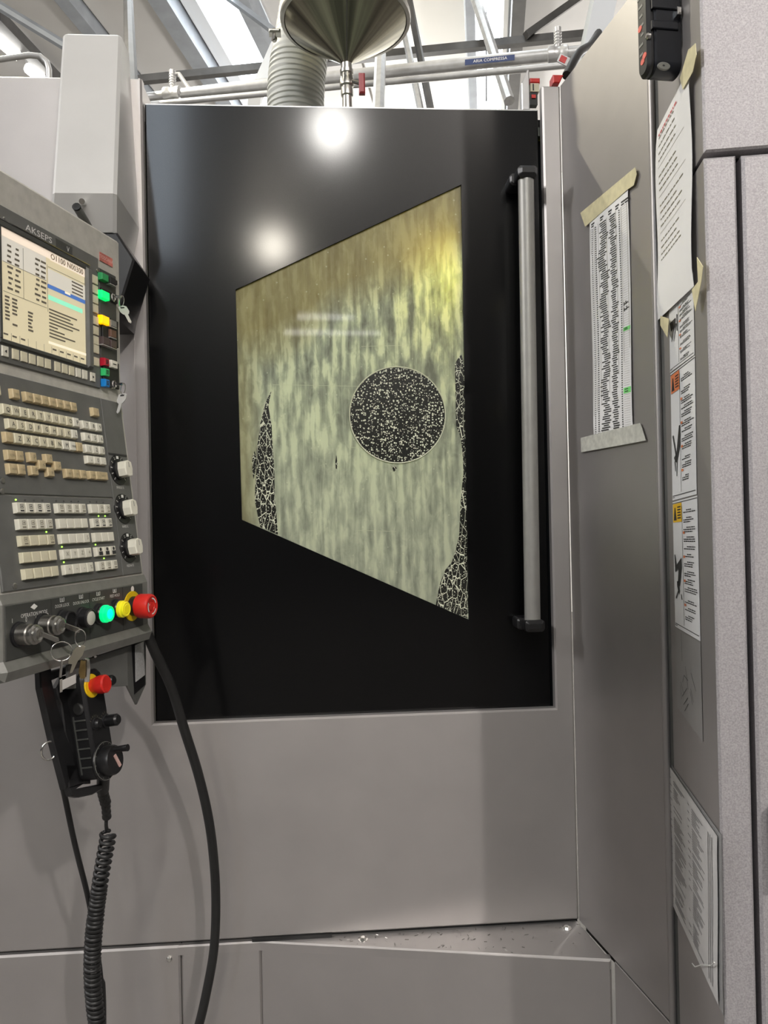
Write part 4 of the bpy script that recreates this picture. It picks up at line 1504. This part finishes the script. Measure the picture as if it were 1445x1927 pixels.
# keys in the mode locks, each with ring and bunch
for k, (a, z_, lab) in enumerate(((-.0290, 1.4030, 'key with wire ring and flat tag in the first mode lock'), (.0190, 1.4085, 'key bunch with brass and steel keys in the second mode lock'))):
    base = F3.P(a, z_, .033)
    t = thing('lock_key', base, lab, 'key', 'keys in the mode locks')
    kf = F(base, NH, Z)
    B().box(kf, -.004, .004, -.0030, .0030, -.001, .001, .0003).build('key_shaft', chrome, t)
    b = B()
    b.prism(kf, [(.003, -.002), (.026, -.010), (.030, -.008), (.029, -.004), (.005, .004)], -.0011, .0011, .0003)
    b.build('key_bow', chrome, t)
    tip = kf.P(.026, -.006)
    if k == 0:
        c = tip + V((.010, -.010, -.0145))
        B().tube([c + V((.0125 * cos(x), .004 * cos(x), .0125 * sin(x))) for x in [2 * pi * i / 28 for i in range(28)]], .0008, 6, closed=True).build('key_ring', chrome, t, sm=60)
        lo = c - Z * .0125
        B().box(F(lo, V((.95, -.3, 0)), V((.10, 0, .995))), -.0012, .0014, -.022, .001, -.0012, .0012, .0004).build('hanging_shaft', chrome, t)
        tf = F(lo - Z * .023, V((.93, .36, .28)), Z)
        B().prism(tf, [(-.001, -.016), (.018, -.013), (.018, -.0015), (-.001, -.003)], -.0008, .0008, .0002).build('flat_tag', M('grey_tag', (.38, .36, .34), .4), t)
        B().box(tf, -.003, .0005, -.018, -.001, -.001, .001, .0003).build('tag_edge', chrome, t)
    else:
        c = tip + V((.004, -.004, -.0105))
        B().tube([c + V((.0068 * cos(x), .002 * cos(x), .0115 * sin(x))) for x in [2 * pi * i / 28 for i in range(28)]], .0009, 6, closed=True).build('key_ring', chrome, t, sm=60)
        lo = c - Z * .0115
        kf2 = F(lo, V((.85, .2, .3)), V((.22, -.05, .95)))
        B().prism(kf2, [(-.013, -.020), (-.014, -.008), (-.006, .001), (.002, .001), (.008, -.004), (.006, -.016), (.001, -.021), (-.004, -.036), (-.008, -.036), (-.007, -.023)], -.0009, .0009, .0003).build('grey_key', M('dull_key', (.33, .31, .25), .4, .8), t)
        k3 = F(lo - Z * .020 + UH * .004, V((.9, .1, 0)), V((-.12, 0, .99)))
        B().prism(k3, [(-.007, -.016), (-.002, .000), (.004, -.002), (.002, -.016), (0, -.026), (-.006, -.026)], -.0008, .0008, .0002).build('brass_key', brass, t)
        k4 = F(lo - Z * .018 + UH * .010, V((.9, .1, 0)), Z)
        B().prism(k4, [(-.002, -.014), (.000, .000), (.006, -.002), (.007, -.014), (.0055, -.034), (-.001, -.034)], -.0008, .0008, .0002).build('bright_key', chrome, t)

# plate under the pendant carrying the hand control
bp_ = F(OP + NH * (NB - .012), UH, Z)
q = bp_.uvs([(128, 1252), (240, 1216), (240, 1291), (128, 1297)])
B().prism(bp_, q, -.004, 0, .001).build('hanger_plate', slate, pt)
f5 = radians(5.5)
hp = bp_.P(*bp_.uv(238, 1250))
ff_ = F(V((hp.x, hp.y, 0)), V((sin(f5), cos(f5), 0)), Z)
q = ff_.uvs([(238.5, 1217), (275, 1199), (275, 1288), (258, 1326), (240, 1290)])
B().prism(ff_, q, -.004, 0, .001).build('hanger_flange', slate, pt)
q = ff_.uvs([(248, 1214), (272.5, 1203), (273, 1289), (253, 1307)], .0006)
B().prism(ff_, q, 0, .0006).build('black_sticker', blackpl, pt)
q = ff_.uvs([(254.3, 1214.5), (270.5, 1207), (273, 1270), (255.3, 1283.5)], .0010)
B().prism(ff_, q, .0006, .0010).build('white_label', M('grey_white_label', (.50, .50, .50), .5, 0, .2, 300), pt, label='white label on the black sticker')
a, b_ = bp_.uv(177, 1231)
B().lathe(bp_.P(a, b_, 0), NH, [(.006, 0), (.006, .003), (.003, .005)], 12).build('plate_screw', chrome, pt)

# ------------------------------------------------------------------ handheld pulse control
FM = leaned(OP + NH * NB + Z * 1.30, 9)
hw = thing('handheld_control', FM.P(.148, -.15, -.01), 'black handheld control with small red stop and crank wheel below the pendant', 'control')
ma0, ma1, mb0, mb1, md = .1215, .1740, -.147, .020, -.030
B().prism(FM, rrect(ma0, mb0, ma1, mb1, .012, 4), md, 0, .004).build('body', blackpl, hw, sm=30)
B().prism(FM, rrect(ma0 + .004, mb0 + .006, ma1 - .003, mb1 - .004, .010, 4), 0, .0012, .0006).build('face_plate', M('face_black', (.014, .014, .015), .30), hw, sm=30)
sd = F(FM.P(ma0, 0, 0), FM.n, FM.v)                          # grip side towards the operator
b = B()
for i in range(6):
    v0 = -.052 - i * .0145
    b.box(sd, -.024, -.004, v0 - .0012, v0 + .0012, 0, .0020, .0004)
b.build('grip_ribs', slate2, hw)
B().box(sd, -.0255, -.0235, -.135, -.045, 0, .0016).build('grip_edge', slate2, hw)
B().lathe(sd.P(-.013, -.034, 0), sd.n, [(.0095, 0), (.0095, .0025), (.007, .004)], 20).build('side_button', M('soft_black_button', (.025, .025, .025), .5), hw, sm=30)
# small stop button
sa, sb = FM.uv(170, 1291)
B().prism(FM, circ(sa + .001, sb, .0185, 28), .001, .003, .0006).build('stop_ring', yel, hw, label='yellow ring of the small stop button')
B().lathe(FM.P(sa + .001, sb, .003), FM.n, [(.0105, 0), (.0115, .004), (.0138, .011), (.0145, .016), (.0142, .024), (.0120, .026), (.0085, .0255), (.0050, .0255)], 28).build('stop_button', red, hw, sm=35)
for (px, r_, h) in (((192, 1283), .0085, .022), ((198, 1357), .0095, .024), ((178, 1362), .0085, .010)):
    a, b_ = FM.uv(*px)
    o_ = B().lathe(FM.P(a, b_, 0), FM.n, [(r_ * 1.25, 0), (r_ * 1.2, .003), (r_, .004), (r_, h - .003), (r_ * .75, h)], 20).build('selector_knob', blackpl, hw, sm=35)
    b = B()
    for i in range(7):
        t_ = radians(30 + i * 20)
        p, q = (a + r_ * 1.35 * cos(t_), b_ + r_ * 1.35 * sin(t_)), (a + r_ * 1.6 * cos(t_), b_ + r_ * 1.6 * sin(t_))
        b.line(FM, p, q, .0008, .0015)
    b.build('dial_marks', inkg, hw)
wa, wb = FM.uv(195, 1432)
B().lathe(FM.P(wa, wb, 0), FM.n, [(.0295, 0), (.0300, .002), (.0290, .004)], 36).build('dial_ring', blackpl, hw, sm=35)
b = B()
for i in range(12):
    x = radians(i * 30)
    b.poly(FM, circ(wa + .0265 * cos(x), wb + .0265 * sin(x), .0009, 6), .0043)
b.tube([FM.P(a, b_, .0042) for a, b_ in circ(wa, wb, .0288, 36)], .0004, 4, closed=True)
b.build('dial_marks', greyb, hw)
B().lathe(FM.P(wa, wb, .004), FM.n, [(.0225, 0), (.0230, .004), (.0230, .014), (.0215, .017), (.0150, .0165)], 32).build('hand_wheel', blackpl, hw, sm=35)
B().tube([FM.P(wa + .004, wb + .015, .016), FM.P(wa + .004, wb + .015, .0245), FM.P(wa + .004, wb + .015, .043)], [.0045, .0045, .0055], 14).build('crank_knob', blackpl, hw, sm=40)
B().prism(FM, [(wa - .003, wb + .006), (wa + .002, wb + .008), (wa + .012, wb - .012), (wa + .007, wb - .014)], .0200, .0222).build('pink_label', M('pink_label', (.62, .40, .36), .5), hw)
# strain relief
s_top = FM.P(.160, mb0 + .004, -.014)
sr_pts = [s_top, onY(193, 1490, 1.31), onY(199, 1512, 1.33), onY(201, 1540, 1.35)]
pts, rr = [], []
for i in range(3):
    for k in range(12):
        pts.append(sr_pts[i].lerp(sr_pts[i + 1], k / 12))
        rr.append((.0100, .0082, .0068)[i] + (.0010 if (k // 2) % 2 and i else 0))
B().tube(pts, rr, 14).build('strain_relief', rubber, hw, sm=50)
# holder frame behind
hb_ = leaned(OP + NH * (NB - .034) + Z * 1.30, 9)


def hz7(*pts):
    return [hb_.uv(60 + x / 5.558, 1180 + y / 5.558) for x, y in pts]


b = B()
for pl in ([(62, 440), (185, 430), (190, 560), (248, 815), (325, 1100), (470, 1440), (330, 1700), (195, 1180), (72, 640)],
           [(150, 470), (330, 420), (520, 300), (520, 420), (330, 500), (190, 560)],
           [(312, 515), (520, 480), (560, 1200), (600, 1640), (470, 1640), (325, 1100), (288, 815), (262, 760), (236, 640)],
           [(330, 1440), (480, 1430), (530, 1640), (370, 1690)],
           [(365, 1680), (520, 1640), (430, 1700), (720, 1640), (720, 1700), (620, 1755), (480, 1785), (395, 1770)]):
    b.prism(hb_, hz7(*pl), -.006, .004, .002)
hold = b.build('holder', blackpl, hw)
rc_ = hb_.P(*hb_.uv(60 + 205 / 5.558, 1180 + 1290 / 5.558), -.004)
B().tube([rc_ + UH * (.010 * cos(x)) + Z * (.0135 * sin(x)) + NH * (.006 * cos(x)) for x in [2 * pi * i / 24 for i in range(24)]], .0016, 8, closed=True).build('wire_ring', chrome, hw, sm=60)

# ------------------------------------------------------------------ cables


hp_ = [(277, 1192, 1.40), (292, 1228, 1.42), (322, 1292, 1.46), (346, 1370, 1.49), (374, 1460, 1.52), (394, 1550, 1.54), (404, 1640, 1.56), (406, 1720, 1.57), (402, 1790, 1.57), (390, 1860, 1.57), (374, 1930, 1.57), (350, 2010, 1.57), (320, 2100, 1.57)]
B().tube(smooth([onY(*p) for p in hp_]), .0092, 14).build('hose', rubber, None, 'thick black hose hanging from the pendant in front of the lower panel', 'hose', sm=50)
lp = [(100, 1400, 1.30), (118, 1480, 1.32), (140, 1585, 1.36), (166, 1690, 1.40), (180, 1770, 1.43), (190, 1850, 1.43), (192, 1940, 1.43), (190, 2040, 1.43)]
B().tube(smooth([onY(*p) for p in lp]), [.0048] * 50 + [.0075] * 21, 10).build('strap_cable', rubber, None, 'straight black cable running down from the holder to the coiled cord', 'cable', sm=50)
cl_ = smooth([onY(*p) for p in ((200, 1538, 1.35), (200, 1556, 1.355), (203, 1574, 1.36), (197, 1610, 1.365), (190, 1650, 1.37), (183, 1700, 1.38), (177, 1750, 1.385), (174, 1800, 1.39), (174, 1840, 1.39), (178, 1890, 1.39), (183, 1930, 1.39), (186, 1990, 1.39))], 24)
hel = []
ph = 0
for i, p in enumerate(cl_):
    f = i / (len(cl_) - 1)
    amp = 0 if f < .13 else min(1, (f - .13) / .03) * (.0112 if f < .5 else .0118)
    pit_ = .0120 if f < .40 else .0080
    stp = (cl_[min(i + 1, len(cl_) - 1)] - p).length
    m = 8 if amp else 1
    nxt = cl_[min(i + 1, len(cl_) - 1)]
    for k in range(m):
        ph += stp / m / pit_ * 2 * pi if amp else 0
        c = p.lerp(nxt, k / m)
        hel.append(c + X * (amp * cos(ph)) + Y * (amp * sin(ph)))
B().tube(hel, .0034, 6).build('coiled_cord', rubber, None, 'black coiled cord hanging from the handheld control', 'cord', sm=60)
